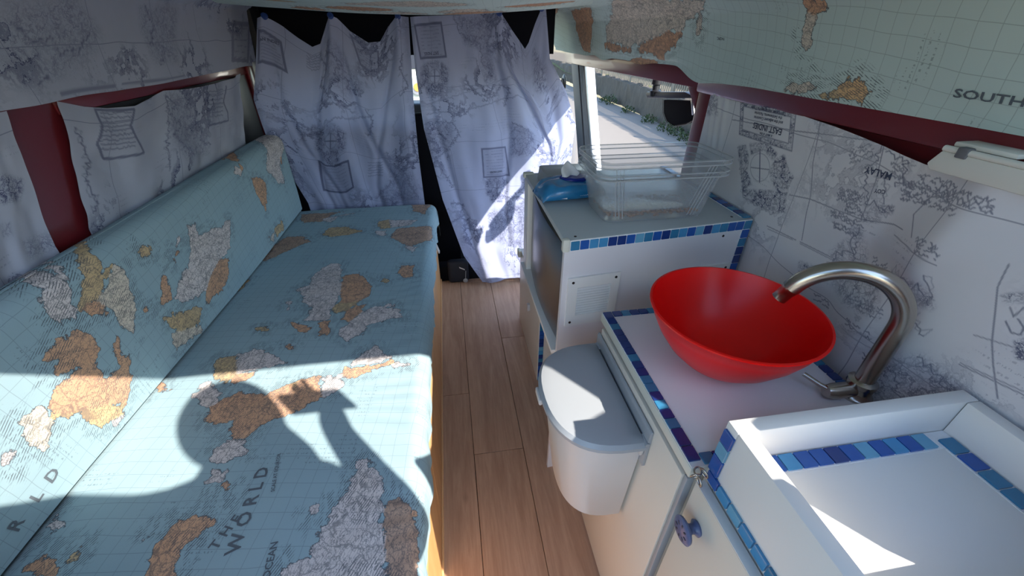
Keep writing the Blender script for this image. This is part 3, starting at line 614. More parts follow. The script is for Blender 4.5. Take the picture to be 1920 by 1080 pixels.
# ---- left window curtain: hung from its corners and middle, sagging top
def cloth_between(top, left, right, bottom_z, plane, val, nu, nv, depth, seed, fold=.01, folds=5):
    """a hanging cloth: photo points of its top edge and side edges on a wall plane, plus folds in depth"""
    ai = 'xyz'.index(plane); hi = 1 if plane == 'x' else 0
    T = np.array([hit(x, y, plane, val) for x, y in top]); Lf = np.array([hit(x, y, plane, val) for x, y in left]); R = np.array([hit(x, y, plane, val) for x, y in right])
    v = np.linspace(0, 1, nv); u = np.linspace(0, 1, nu)
    def edge(E, zb):
        E = E[np.argsort(-E[:, 2])]; z = np.r_[E[:, 2], zb]; h = np.r_[E[:, hi], E[-1, hi]+(E[-1, hi]-E[-2, hi])*.15]
        return lambda zz: np.interp(-zz, -z, h)
    eL = edge(Lf, bottom_z); eR = edge(R, bottom_z); hL0, hR0 = T[0, hi], T[-1, hi]
    tu = (T[:, hi]-hL0)/(hR0-hL0); zt = np.interp(u, tu, T[:, 2])
    P = np.zeros((nv, nu, 3)); ztop = max(T[0, 2], T[-1, 2])
    for i in range(nv):
        z = zt*(1-v[i])+bottom_z*v[i]; zl = T[0, 2]*(1-v[i])+bottom_z*v[i]; zr = T[-1, 2]*(1-v[i])+bottom_z*v[i]
        P[i, :, 2] = z; P[i, :, hi] = eL(zl)*(1-u)+eR(zr)*u
    P[..., ai] = val
    n = noise2(nv, nu, 5, folds*2, seed)+.5*noise2(nv, nu, 9, folds*4, seed+1)
    w_ = np.sin(np.linspace(0, math.pi*folds*2, nu))[None]*np.linspace(.5, 1, nv)[:, None]
    P[..., ai] += depth*(fold*n+fold*.8*w_)
    return P
def metric(P): 
    nv, nu, _ = P.shape
    U = np.linspace(0, np.linalg.norm(np.diff(P[nv//2], axis=0), axis=1).sum(), nu); V = np.linspace(0, np.linalg.norm(np.diff(P[:, nu//2], axis=0), axis=1).sum(), nv); return U, V
P = cloth_between([(110, 190), (160, 200), (200, 203), (245, 199), (285, 182), (305, 170), (345, 167), (400, 157), (430, 147), (450, 138)], [(110, 190), (135, 300), (165, 430)], [(450, 138), (455, 200), (460, 265)], .80, 'x', -.908, 260, 110, 1, 61, .004, 5)
P[..., 0] += .012*np.sin(np.linspace(0, math.pi, P.shape[1]))[None]*np.linspace(1, .4, P.shape[0])[:, None]
P[..., 0] = np.maximum(P[..., 0], -.912)
GW = Grid(P, *metric(P)); ik = Ink(GW)
ik.line([(178, 205), (192, 235), (182, 270), (195, 298), (270, 286), (258, 262), (245, 235), (252, 205), (178, 205)], .008, .6)
for k in range(9): ik.line([(188+(k % 3), 212+k*8.5), (246+(k > 4)*8, 210+k*8)], .002, .5, wob=.002)
ik.line([(378, 165), (385, 195), (392, 235), (428, 226), (420, 195), (424, 162)], .008, .55)
for k in range(7): ik.line([(387, 172+k*8), (418, 168+k*8)], .002, .45, wob=.002)
ik.coast([(310, 178), (330, 195), (318, 215), (340, 235), (325, 250), (350, 275), (365, 290)]); ik.coast([(345, 180), (370, 210), (362, 225), (380, 240), (375, 262), (395, 270)]); ik.coast([(312, 180), (315, 260), (318, 320)]); ik.coast([(140, 240), (165, 300), (160, 340), (185, 380), (175, 400)])
ik.area([(318, 180), (350, 190), (375, 240), (390, 285), (350, 290), (325, 250)], .5, .03)
props(grid_mesh('window_curtain', GW, M_WAL, None, ik.attrs()), 'sagging chart print curtain over the left window above the back cushion', 'curtain')
# near left wall cloth
P = cloth_between([(-260, 262), (-120, 240), (10, 208)], [(-260, 262), (-120, 560)], [(10, 208), (55, 330), (100, 462)], .80, 'x', -.908, 170, 110, 1, 63, .003, 3)
GN = Grid(P, *metric(P)); ik = Ink(GN); ik.area([(0, 330), (40, 340), (35, 372), (0, 378)], .9, .012); ik.area([(5, 425), (15, 420), (18, 440), (8, 442)], .6, .01)
ik.area([(50, 460), (95, 440), (98, 462), (60, 475)], .6, .02)
props(grid_mesh('side_curtain', GN, M_WAL, None, ik.attrs()), 'chart print cloth left of the bare red door pillar', 'curtain')

# ---- cab curtains
YC = 2.22
P = cloth_between([(484, 34), (497, 30), (530, 50), (560, 72), (585, 88), (600, 82), (612, 45), (620, 28), (632, 34), (655, 58), (690, 80), (712, 78), (728, 50), (745, 30), (766, 32)],
                  [(484, 34), (481, 120), (478, 185), (505, 262), (578, 380)], [(766, 32), (775, 180), (785, 290), (796, 375)], .16, 'y', YC, 300, 360, 1, 71, .007, 4)
nv, nu, _ = P.shape; u = np.linspace(0, 1, nu)[None]; v = np.linspace(0, 1, nv)[:, None]
for pu in (.04, .48, .93):   # folds radiate from the pins
    P[..., 1] -= .026*np.exp(-((u-pu)/(.035+.10*v))**2)*(1-.6*v)
for a_, b_, am in ((.48, .80, .018), (.48, .2, .014), (.93, .62, .014), (.04, .3, .012)):
    c_ = a_+(b_-a_)*np.clip(v*1.6, 0, 1); P[..., 1] += am*np.exp(-((u-c_)/.022)**2)*sm(0, .15, v)*sm(.95, .5, v)
P[..., 1] += .03*np.exp(-((v-.04)/.05)**2)*(1-np.cos(u*math.pi*4.4))*.3
P[..., 1] += sm(.55, .75, v)*.005
GCL = Grid(P, *metric(P)); ik = Ink(GCL)
ik.frame([(484, 55), (528, 78), (540, 138), (483, 120)], .012, .6, True, 9); ik.frame([(655, 62), (710, 95), (712, 138), (675, 122)], .010, .55, True, 8); ik.frame([(596, 300), (654, 300), (664, 352), (606, 358)], .011, .7, True, 8)
ik.crest(620, 265, 26, 1.1)
ik.coast([(615, 75), (610, 105), (640, 120), (625, 140), (655, 150), (650, 165), (680, 170), (672, 180)]); ik.coast([(600, 100), (612, 130), (600, 160), (620, 185)]); ik.coast([(725, 285), (735, 310), (760, 325), (770, 350), (785, 372)]); ik.coast([(740, 280), (750, 320), (735, 340), (715, 360), (705, 372)]); ik.coast([(560, 330), (570, 355), (590, 370)]); ik.coast([(755, 100), (750, 130), (765, 160), (750, 180)]); ik.coast([(685, 205), (700, 230), (690, 255)])
ik.area([(610, 80), (640, 100), (675, 160), (650, 180), (615, 150)], .35, .03); ik.area([(725, 290), (770, 320), (785, 372), (705, 372), (735, 335)], .5, .03); ik.area([(510, 270), (545, 300), (575, 372), (555, 350)], .55, .02)
ik.line([(500, 220), (560, 232), (640, 222), (700, 215)], .005, .35, wob=.003)
for k in range(6): ik.line([(690, 305+k*5), (718, 303+k*5)], .002, .4, wob=.002); ik.line([(575, 100+k*5), (600, 102+k*5)], .002, .4, wob=.002)
cL = thing('cab_curtain', 'chart print curtain left of the gap, hanging behind the far end of the bench', 'curtain', (-.45, YC, .16), 'pair of cab curtains')
grid_mesh('cloth', GCL, M_CUR, cL, ik.attrs())
cloth_text(GCL, 'EAST INDIES', (628, 310), (645, 309), .016, M_INKB, cL); cloth_text(GCL, 'AN INDIES', (506, 76), (518, 80), .016, M_INKB, cL)
YR = 2.19
P = cloth_between([(769, 32), (790, 30), (860, 28), (925, 24), (937, 22), (950, 40), (970, 70), (985, 92), (992, 80), (1003, 45), (1015, 12), (1022, 14)],
                  [(769, 32), (780, 140), (795, 240), (830, 370), (868, 462), (905, 512), (930, 530)], [(1022, 14), (1030, 110), (1062, 170), (1086, 240), (1080, 300), (1060, 420), (1010, 533)], .03, 'y', YR, 330, 380, 1, 81, .006, 4)
nv, nu, _ = P.shape; u = np.linspace(0, 1, nu)[None]; v = np.linspace(0, 1, nv)[:, None]
for pu in (.03, .64, .98): P[..., 1] -= .024*np.exp(-((u-pu)/(.03+.10*v))**2)*(1-.6*v)
for a_, b_, am in ((.64, .93, .02), (.64, .45, .014), (.98, .80, .018), (.03, .12, .016)):
    c_ = a_+(b_-a_)*np.clip(v*1.4, 0, 1); P[..., 1] += am*np.exp(-((u-c_)/.022)**2)*sm(0, .15, v)*sm(.95, .5, v)
P[..., 1] -= .13*sm(.5, 1, v)
P[..., 1] += .10*sm(.75, 1, u)*sm(.15, .5, v)*sm(1, .6, v)
P[..., 1] -= .04*sm(.90, 1, v)*np.sin(u*9)*.3
GCR = Grid(P, *metric(P)); ik = Ink(GCR)
ik.frame([(776, 46), (828, 40), (838, 108), (788, 112)], .011, .65, True, 9); ik.frame([(902, 278), (948, 274), (956, 330), (906, 334)], .010, .65, True, 9)
ik.crest(815, 143, 24, 1.1); ik.crest(932, 352, 20, 1.0)
ik.coast([(850, 30), (862, 60), (880, 75), (900, 80), (905, 120), (925, 130), (910, 150)]); ik.coast([(925, 35), (920, 60), (912, 90), (925, 100)]); ik.coast([(815, 230), (850, 230), (860, 250), (840, 280), (815, 300), (800, 290)]); ik.coast([(820, 300), (835, 330), (850, 350)]); ik.coast([(960, 230), (985, 240), (1000, 260), (975, 290), (960, 270)]); ik.coast([(905, 190), (925, 180), (940, 160), (955, 165), (945, 200)])
ik.coast([(845, 380), (870, 385), (860, 410), (840, 420)])
ik.area([(860, 35), (925, 35), (920, 70), (900, 90), (870, 80)], .6, .02); ik.area([(905, 85), (925, 85), (930, 150), (910, 155)], .5, .02); ik.area([(1000, 95), (1020, 130), (1025, 170), (1005, 165)], .7, .02); ik.area([(805, 230), (850, 235), (845, 265), (810, 310), (800, 270)], .5, .02); ik.area([(955, 235), (1000, 250), (1000, 290), (960, 290)], .55, .025)
ik.area([(915, 400), (985, 385), (975, 460), (925, 450)], .7, .03)
ik.line([(800, 215), (880, 205), (990, 190)], .003, .4, wob=.002); ik.line([(790, 200), (1000, 178)], .002, .35, wob=.002)
cR = thing('cab_curtain', 'chart print curtain right of the gap with a sunlit lower corner', 'curtain', (.3, YR-.1, .03), 'pair of cab curtains')
grid_mesh('cloth', GCR, M_CUR, cR, ik.attrs())
cloth_text(GCR, 'EAST INDIES', (809, 100), (795, 101), .017, M_INKB, cR); cloth_text(GCR, 'EAST INDIES', (930, 322), (918, 323), .014, M_INKB, cR)
for i, (x, y, yy, lab) in enumerate(((497, 31, YC, 'blue pin at the top left corner of the left cab curtain'), (620, 30, YC, 'blue pin in the middle of the left cab curtain'), (746, 31, YC, 'blue pin at the right end of the left cab curtain'), (936, 25, YR, 'blue pin in the middle of the right cab curtain'), (1015, 16, YR, 'blue pin at the right end of the right cab curtain'))):
    c = hit(x, y, 'y', yy-.035); pn = thing('push_pin', lab, 'pin', tuple(c), 'blue pins holding the cab curtains')
    lathe('head', [(0, 0), (.011, 0), (.013, .003), (.008, .006), (.007, .013), (.011, .016), (.010, .019), (0, .0205)], c, M_PIN, pn, 16, (0, -1, .2)); tube('needle', [tuple(c), (c[0], c[1]+.035, c[2])], .001, M_CHROME, pn, 6)

# ---- right wall chart cloth
nu, nv = 760, 340; ys = np.linspace(1.205, .06, nu)
ztop = np.interp(-ys, -np.array([1.21, 1.1, .95, .84, .75, .68, .63, .59, .55, .5, .3, .06]), np.array([1.158, 1.151, 1.147, 1.143, 1.138, 1.132, 1.127, 1.121, 1.117, 1.12, 1.128, 1.13]))
xw = np.interp(-ys, -np.array([1.21, 1.0, .86, .7, .58, .52, .46, .40, .3, .2, .06]), np.array([.782, .785, .784, .775, .765, .757, .742, .733, .735, .74, .745]))
xw = np.convolve(np.pad(xw, 12, mode='edge'), np.ones(25)/25, mode='valid'); v = np.linspace(0, 1, nv)[:, None]
P = np.zeros((nv, nu, 3)); P[..., 1] = ys[None]; P[..., 2] = ztop[None]*(1-v)+.55*v; P[..., 0] = xw[None]-.004+noise2(nv, nu, 4, 9, 91)*.003+.012*np.exp(-((P[..., 1]-.57-.12*(v-.3))/.03)**2)*sm(0, .3, v)-.012*np.exp(-((P[..., 1]-.47-.10*(v-.3))/.04)**2)
P[..., 0] += .012*sm(.2, 0, v)*sm(.7, .5, P[..., 1])
for yy in (1.185, 1.16, 1.13): P[..., 0] -= .0035*np.exp(-((P[..., 1]-yy+.10*v)/.010)**2)*sm(.7, .1, v)
P[..., 0] = np.minimum(P[..., 0], .806)
GWR = Grid(P, *metric(P)); ik = Ink(GWR); ik.ws = .55
e4 = lambda *p: S(3.6, 1320, 150, p); e5 = lambda *p: S(2.348, 1500, 300, p)
ik.frame(e4((250, 135), (622, 212), (592, 480), (238, 365)), .0075, .0, False)
q = e4((250, 135), (622, 212), (592, 480), (238, 365)); d = sdf_poly(ik.uu, ik.vv, GWR.poly(q)); ik.busy[:] = np.maximum(ik.busy, .8*(sm(-.002, 0, d)-sm(.012, .014, d))); ik.ink[:] = np.maximum(ik.ink, .7*(np.exp(-(d/.0015)**2)+np.exp(-((d-.0125)/.0013)**2)))
cr = e4((378, 590))[0]; ik.line(e4(*[(378+66*math.cos(a), 590+95*math.sin(a)) for a in np.linspace(0, 2*math.pi, 18)]), .002, .4); ik.line(e4((378, 470), (375, 690)), .004, .85); ik.line(e4((318, 590), (440, 605)), .002, .7)
for pl in (((230,450),(280,440),(300,520),(290,620),(320,700),(260,740),(250,620)), ((480,540),(540,510),(560,580),(600,660),(560,740),(500,760),(460,680),(440,620)), ((260,740),(560,760),(540,890),(460,900),(350,840),(270,800)), ((310,430),(430,430),(490,500),(470,540),(400,470),(320,500))): ik.area(e4(*pl), .85, .006)
ik.coast(e4((230,450),(250,520),(240,600),(270,700),(260,780),(350,840),(420,880),(500,900)), .002, .6)
ik.line(e4((790,240),(770,380),(735,560),(720,780),(690,900),(660,1080)), .0018, .65); ik.line(e4((190,268),(620,345),(1010,395),(1200,415)), .0018, .65); ik.line(e4((575,775),(720,805),(900,880),(1060,940),(1280,975),(1340,1010)), .0018, .65)
ik.line(e4((425,985),(620,1080)), .0018, .6); ik.line(e4((430,1005),(600,1080)), .0015, .5); ik.line(e4((1215,440),(1160,680),(1100,840),(1060,940)), .0018, .65)
ik.coast(e4((1215,450),(1170,500),(1165,570),(1095,590),(1085,680),(1100,760),(1085,830),(1180,855),(1280,880)), .0025, .8); ik.coast(e4((1230,480),(1270,490),(1340,520),(1380,560),(1340,640),(1290,720)), .0025, .8); ik.coast(e4((1230,650),(1195,680),(1225,760),(1215,840)), .002, .7); ik.coast(e4((950,270),(1000,330),(1060,340),(1100,310),(1190,330),(1250,370),(1310,380),(1380,450),(1430,470)), .0028, .8)
ik.area(e4((960,260),(1200,300),(1430,400),(1430,520),(1330,440),(1210,380),(1050,340)), .75, .008); ik.area(e4((1080,840),(1280,860),(1270,900),(1180,900)), .7, .006); ik.area(e4((1080,890),(1200,900),(1180,960),(1080,950)), .7, .006); ik.area(e4((1000,1000),(1060,990),(1070,1070),(1010,1080)), .7, .006); ik.area(e4((8,60),(85,70),(90,230),(15,230)), .6, .01)
for (x0, y0, x1, n, sl) in ((975,480,1150,4,-.3),(900,730,1070,3,.35),(890,775,1060,2,.35),(940,850,1080,2,.35),(845,885,1080,2,.35),(865,960,1060,2,.4),(1260,560,1360,4,.5),(1330,660,1440,5,.35)):
    for r in range(n): ik.script(*e4((x0+rng.uniform(0,20), y0+r*27), (x1, y0+r*27+(x1-x0)*sl)))
# lower part of the cloth, behind the tap
ik.line(e5((0,360),(240,470),(460,520)), .0015, .6); ik.line(e5((0,368),(240,480),(440,530)), .0015, .5); ik.line(e5((650,90),(500,240),(490,340)), .0018, .6); ik.line(e5((920,460),(870,560),(858,680),(845,800),(850,900),(870,1050)), .0018, .6); ik.line(e5((700,900),(986,1035)), .0016, .6); ik.line(e5((705,893),(986,1020)), .0016, .5); ik.line(e5((765,770),(960,830)), .0014, .5); ik.line(e5((185,740),(330,840)), .0014, .4); ik.line(e5((390,870),(520,915)), .0014, .5); ik.line(e5((415,330),(600,465)), .0016, .55)
ik.coast(e5((265,300),(240,340),(225,380),(160,420),(130,470),(180,520)), .0024, .8); ik.coast(e5((260,360),(245,420),(255,500),(240,580),(200,615)), .0024, .8); ik.coast(e5((400,500),(460,520),(490,560),(540,580),(570,600),(565,640)), .0024, .75); ik.coast(e5((480,660),(470,720)), .002, .7); ik.coast(e5((490,680),(545,775)), .002, .7); ik.coast(e5((400,930),(430,980),(420,1040),(450,1060)), .0024, .8); ik.coast(e5((510,870),(560,920),(620,960),(660,1010),(700,1050)), .0024, .8); ik.coast(e5((540,510),(570,560),(572,610),(560,640)), .002, .7)
ik.area(e5((120,520),(300,500),(340,560),(330,680),(200,620)), .55, .02); ik.area(e5((330,900),(560,900),(700,1000),(720,1080),(330,1080)), .6, .03); ik.area(e5((140,410),(260,320),(280,480),(160,470)), .5, .015); ik.area(e5((400,500),(560,580),(570,640),(500,620)), .6, .015); ik.area(e5((890,600),(980,585),(985,625),(900,620)), .7, .006); ik.area(e5((950,800),(986,790),(986,880),(955,870)), .8, .005); ik.area(e5((0,455),(70,475),(60,500),(0,490)), .8, .01)
ik.line(e5((925,650),(940,690),(986,650)), .002, .6); ik.line(e5((960,700),(986,740),(970,770),(930,760),(905,710)), .0022, .65)
for (x0, y0, x1, n, sl) in ((165,120,290,2,.25),(160,150,280,2,.25),(190,200,280,2,.25),(125,225,260,2,.35),(140,275,250,2,.35),(310,430,360,4,-.1),(310,470,390,2,-.15),(500,340,620,4,.35),(440,90,700,5,.30),(520,60,880,4,.35),(60,590,140,2,.6),(190,700,340,2,.5),(265,850,320,2,.4),(240,620,370,3,.3),(200,590,330,3,.3)):
    for r in range(n): ik.script(*e5((x0+rng.uniform(0,15), y0+r*19), (x1-rng.uniform(0,20), y0+r*19+(x1-x0)*sl)))
wc = thing('wall_curtain', 'chart print cloth covering the right wall behind the tap and red bowl', 'curtain', (.77, .6, .55))
grid_mesh('cloth', GWR, M_WALN, wc, ik.attrs())
t4 = lambda x, y: (1320+x/3.6, 150+y/3.6)
cloth_text(GWR, 'EAST INDIES', t4(425, 325), t4(300, 292), .019, M_INKB, wc)
cloth_text(GWR, 'A MAP of the', t4(420, 368), t4(360, 355), .008, M_INKB, wc)
for k, tx in enumerate(('and the adjacent Countries', 'the Settlements, Factories', 'Territories, explaining the Trade', 'of the SEAS & ISLES')): cloth_text(GWR, tx, t4(430, 268-k*31), t4(330, 247-k*31), .0095, M_INKB, wc)
cloth_text(GWR, 'MALAY', t4(1180, 625), t4(1110, 606), .017, M_INKB, wc); cloth_text(GWR, 'COY', t4(1190, 750), t4(1150, 745), .010, M_INKB, wc)


# ================================================================== outside
GZ = -.30
def m_road():
    g = N('asphalt'); p = g.pos(); n = g.noise(p, 60, 4, .7); n2 = g.noise(p, .8, 4, .6)
    c = g.mix(n, C4(.16, .14, .118), C4(.26, .225, .185)); c = g.mix(g.math('MULTIPLY', n2, .35), c, C4(.22, .19, .16)); g.col(c); g.set(Roughness=.9); g.bump(n, .3, .01); return g.m
def m_grass():
    g = N('grass'); p = g.pos(); n = g.noise(p, 9, 6, .7); c = g.mix(n, C4(.03, .045, .015), C4(.22, .21, .07)); g.col(c); g.set(Roughness=.95); g.bump(g.noise(p, 40, 3), .8, .04); return g.m
def m_wall():
    g = N('old_concrete'); p = g.pos(); n = g.noise(g.vec(p, (3, 3, 1)), 3, 7, .7); st = g.noise(g.vec(p, (9, 9, .8)), 1.6, 4, .7)
    c = g.mix(n, C4(.04, .034, .026), C4(.13, .11, .085)); c = g.mix(g.math('MULTIPLY', g.step(.45, .7, st), .6), c, C4(.05, .045, .038)); g.col(c); g.set(Roughness=.95); g.bump(n, .8, .04); return g.m
M_GRASS = m_grass(); M_CONC = m_wall()
rd = mesh('road', [(-12, -12, GZ), (4.35, -12, GZ), (4.35, 45, GZ), (-12, 45, GZ)], [(0, 1, 2, 3)], m_road()); rd['kind'] = 'structure'
nx, ny = 16, 60; XX, YY = np.meshgrid(np.linspace(4.6, 16, nx), np.linspace(-12, 45, ny)); Zz = .16+.14*(XX-4.6)+noise2(ny, nx, 22, 6, 7)*.09
vs = np.stack([XX, YY, Zz], -1).reshape(-1, 3); fsx = [(j*nx+i, j*nx+i+1, (j+1)*nx+i+1, (j+1)*nx+i) for j in range(ny-1) for i in range(nx-1)]
mesh('grass_bank', vs, fsx, M_GRASS, None, True)['kind'] = 'structure'
wb = lambda yy: 4.06+.034*yy     # foot of the roadside wall
ys = np.arange(-6, 24, .16); bm = bmesh.new(); rows = []
for i, yy in enumerate(ys):
    xb = wb(yy); n = [random.gauss(0, .018) for _ in range(8)]; ht = .235+random.gauss(0, .02)
    rows.append([bm.verts.new(v) for v in ((xb+n[0], yy, GZ), (xb+.01+n[1], yy, GZ+.16), (xb+.02+n[2], yy, GZ+.34), (xb+.03+n[3], yy, ht-.02), (xb+.07, yy, ht+n[4]*.6), (xb+.28, yy, ht+n[5]*.6), (xb+.33, yy, ht-.05), (xb+.34, yy, GZ))])
for a, b in zip(rows, rows[1:]):
    for k in range(8): bm.faces.new((a[k], a[(k+1) % 8], b[(k+1) % 8], b[k]))
bm.faces.new(rows[0]); bm.faces.new(rows[-1][::-1])
props(from_bm('roadside_wall', bm, M_CONC, None, autosmooth=50), 'low weathered concrete wall along the far side of the road', 'wall')
M_FEN = plain('weathered_timber', C4(.24, .21, .16), .85, 0, .25, 9)
fe = thing('picket_fence', 'timber picket fence on top of the roadside wall', 'fence', (wb(7)+.2, 7, .2))
for y_ in np.arange(-1.0, 20, 2.3): box('post', (wb(y_)+.14, wb(y_)+.24, ), (y_, y_+.10), (.16, .98), M_FEN, fe, .006, 1)
for z in (.40, .80): prism('rail', [(wb(-1)+.17, -1, z), (wb(-1)+.20, -1, z), (wb(-1)+.20, -1, z+.075), (wb(-1)+.17, -1, z+.075)], (wb(19.8)-wb(-1), 20.8, 0), M_FEN, fe)
pm_ = None
for i, y_ in enumerate(np.arange(-.9, 19.7, .088)):
    x_ = wb(y_)+.15
    if pm_ is None:
        pk = prism('picket', [(x_, y_-.025, .27), (x_, y_+.025, .27), (x_, y_+.025, .92), (x_, y_, .98), (x_, y_-.025, .92)], (.018, 0, 0), M_FEN, fe); pm_ = pk.data; base = Vector(pk.location); b0 = (x_, y_)
    else:
        o = bpy.data.objects.new('picket', pm_); COL.objects.link(o); o.parent = fe; o.location = base+Vector((x_-b0[0], y_-b0[1], random.uniform(-.02, .02)))
M_LEAF = plain('weed_leaf', C4(.045, .08, .02), .7, 0, .3, 20); M_LEAF2 = plain('hedge_leaf', C4(.05, .10, .03), .7, 0, .3, 3)
def leaf_clump(name, label, cat, c, r, h, n, sz, mat, group=None):
    bm = bmesh.new()
    for i in range(n):
        a = random.uniform(0, 6.283); q = random.random()**.6; p = Vector((c[0]+r*q*math.cos(a), c[1]+r*q*math.sin(a), c[2]+h*random.random()*(1-.5*q)))
        d = Vector((math.cos(a)*.6+random.gauss(0, .4), math.sin(a)*.6+random.gauss(0, .4), .7)).normalized()*sz*random.uniform(.6, 1.3); sd = d.cross(Vector((random.gauss(0, 1), random.gauss(0, 1), .4))).normalized()*sz*.25
        vs = [bm.verts.new(p), bm.verts.new(p+d*.5+sd), bm.verts.new(p+d), bm.verts.new(p+d*.5-sd)]; bm.faces.new(vs)
    t = thing(name, label, cat, (c[0], c[1], c[2]), group); from_bm('foliage', bm, mat, t)
    tube('stem', [(c[0], c[1], c[2]-.02), (c[0]+.01, c[1], c[2]+h*.6)], max(.004, r*.04), M_FEN, t, 6)
weeds = [((1185, 206), .2, 'weed between the two middle wall foot weeds, left of the roller arm'), ((1261, 248), .22, 'weed directly under the rounded corner of the latch plate'), ((1165, 190), .35, 'largest weed at the foot of the roadside wall, near the door post'), ((1215, 225), .22, 'weed at the wall foot left of the black latch plate'), ((1240, 240), .28, 'weed below the black latch plate at the wall foot'), ((1287, 259), .24, 'weed at the wall foot just left of the red pillar'), ((1300, 268), .25, 'weed at the wall foot seen beside the red pillar'), ((1140, 186), .2, 'far weed at the foot of the roadside wall')]
for (px, py), h, lb in weeds:
    p = hit(px, py+6, 'z', GZ); leaf_clump('weed', lb, 'weed', (wb(p[1])-.22, p[1], GZ), .15, h*.8, 150, .05, M_LEAF, 'weeds along the roadside wall')
M_DRY = plain('dry_grass', C4(.52, .46, .16), .8, 0, .3, 6)
for i, y_ in enumerate((5.6, 7.1, 8.9, 10.8, 13.2)):
    leaf_clump('grass_tuft', ('yellow grass tuft nearest the red pillar, behind the fence', 'yellow grass tuft behind the black roller arm', 'yellow grass tuft in the middle of the fence', 'yellow grass tuft left of the middle fence post', 'farthest yellow grass tuft behind the fence')[i], 'grass', (wb(y_)+1.1, y_, .24), .42, .5, 200, .2, M_DRY, 'grass tufts on the bank')
leaf_clump('hedge', 'green hedge glimpsed past the left edge of the cab curtain', 'hedge', (-4.6, 7.2, GZ), 1.6, 2.0, 1600, .2, M_LEAF2)
# parked van seen through the slit between the curtains
pv = thing('parked_van', 'pale parked van glimpsed through the slit between the curtains', 'van', (-.55, 7.2, GZ))
M_VAN = plain('cream_paint', C4(.62, .62, .50), .3, 0, .03, 4)
prism('body', [(-1.5, 6.4, .0), (-1.5, 6.36, .55), (-1.5, 6.5, .82), (-1.5, 6.9, 1.45), (-1.5, 7.2, 1.62), (-1.5, 9.5, 1.62), (-1.5, 9.5, -.05), (-1.5, 6.5, -.08)], (1.75, 0, 0), M_VAN, pv, .04)
prism('windscreen', [(-1.38, 6.515, .86), (.13, 6.515, .86), (.08, 6.87, 1.40), (-1.33, 6.87, 1.40)], (0, -.012, .004), M_DARK, pv)
hp = ray(783, 163)*1.0; tq = 6.37/hp[1]; hx, hz = hp[0]*tq, CAM[2]+hp[2]*tq
for sx in (hx, -1.25+(-.0-hx)): lathe('headlamp', [(0, .0), (.085, 0), (.10, .01), (.10, .03), (.075, .045), (0, .06)], (sx, 6.365, .50 if sx != hx else hz), M_SILVER, pv, 28, (0, -1, 0)); lathe('lamp_lens', [(0, .062), (.05, .06), (.055, .05), (0, .05)], (sx, 6.365, .50 if sx != hx else hz), plain('amber_lens', C4(.75, .32, .08), .2), pv, 20, (0, -1, 0))
box('bumper', (-1.52, .27), (6.28, 6.42), (.02, .16), M_DARK, pv, .02); tube('badge', [(hx+.03+.09*math.cos(a), 6.355, .30+.09*math.sin(a)) for a in np.linspace(0, 6.283, 24)], .012, M_SILVER, pv, 8)
for wx in (-1.35, .10):
    for wy in (6.9, 8.9): lathe('wheel', [(0, -.09), (.2, -.09), (.26, -.06), (.26, .06), (.2, .09), (0, .09)], (wx, wy, GZ+.26), M_DARK, pv, 24, (1, 0, 0))
# ================================================================== tiles
def unit_tile(mat):
    bm = bmesh.new(); bm_box(bm, (-.5, .5), (-.5, .5), (0, 1), .04, 1); me = bpy.data.meshes.new('tile'); bmesh.ops.recalc_face_normals(bm, faces=bm.faces[:]); bm.to_mesh(me); bm.free(); me.materials.append(mat); return me
TM = [unit_tile(m) for m in TILES]
def tile_row(parent, start, along, n, pitch, across, wd, thick=.004, gap=.0022, seq=None, widths=None):
    """n mosaic tiles from a start corner, set proud of the grout"""
    a = Vector(along).normalized(); b = Vector(across).normalized(); nrm = a.cross(b); p = Vector(start)
    for i in range(n):
        w_ = (widths or {}).get(i, pitch); k = seq[i % len(seq)] if seq else random.choices(range(5), (3, 3, 2, 2, 1))[0]
        o = bpy.data.objects.new('tile', TM[k]); COL.objects.link(o); c = p+a*(w_/2)+b*(wd/2)
        o.parent = parent; L = c-wloc(parent)
        o.matrix_local = Matrix(((a.x*(w_-gap), b.x*(wd-gap), nrm.x*thick, L.x), (a.y*(w_-gap), b.y*(wd-gap), nrm.y*thick, L.y), (a.z*(w_-gap), b.z*(wd-gap), nrm.z*thick, L.z), (0, 0, 0, 1)))
        p = p+a*w_
def screw(parent, c, nrm, r=.0035):
    lathe('screw', [(0, 0), (r, 0), (r*.9, .0012), (r*.3, .0016), (0, .0016)], c, M_SCREW, parent, 10, nrm)

# ================================================================== fridge unit
FT = .886
NL = hit(1060, 452, 'z', FT); FLc = hit(988, 325, 'z', FT); NR = np.array([.772, NL[1]+.055, FT])
fc = thing('fridge_cabinet', 'white fridge cabinet with blue mosaic edging under the clear storage boxes', 'cabinet', (.5, 1.1, 0))
xl, yn, yf = NL[0], NL[1], FLc[1]
top = [(xl, yn, FT-.016), (.772, yn+.055, FT-.016), (.772, yf, FT-.016), (xl, yf, FT-.016)]
prism('top_panel', top, (0, 0, .016), M_GREYTOP, fc, .001)
prism('front_panel', [(xl, yn, 0), (.772, yn+.055, 0), (.772, yn+.069, 0), (xl, yn+.014, 0)], (0, 0, FT-.017), M_WHITEM, fc)
box('back_panel', (xl, .772), (yf-.016, yf), (.53, FT-.017), M_WHITE, fc, .001)
box('bottom_panel', (xl-.012, .772), (yn+.014, yf), (.524, .538), M_WHITE, fc, .002)
box('post', (xl, xl+.02), (yf-.062, yf-.017), (.538, FT-.017), M_WHITE, fc, .001)
box('corner_bead', (xl-.006, xl+.012), (yn-.004, yn+.012), (FT-.03, FT+.004), M_EDGE, fc, .004)
box('corner_bead', (xl-.006, xl+.03), (yf-.018, yf+.004), (FT-.012, FT+.005), M_EDGE, fc, .003)
fr = thing('fridge', 'small fridge with a dark brushed steel door inside the white cabinet', 'fridge', (.5, 1.1, .538))
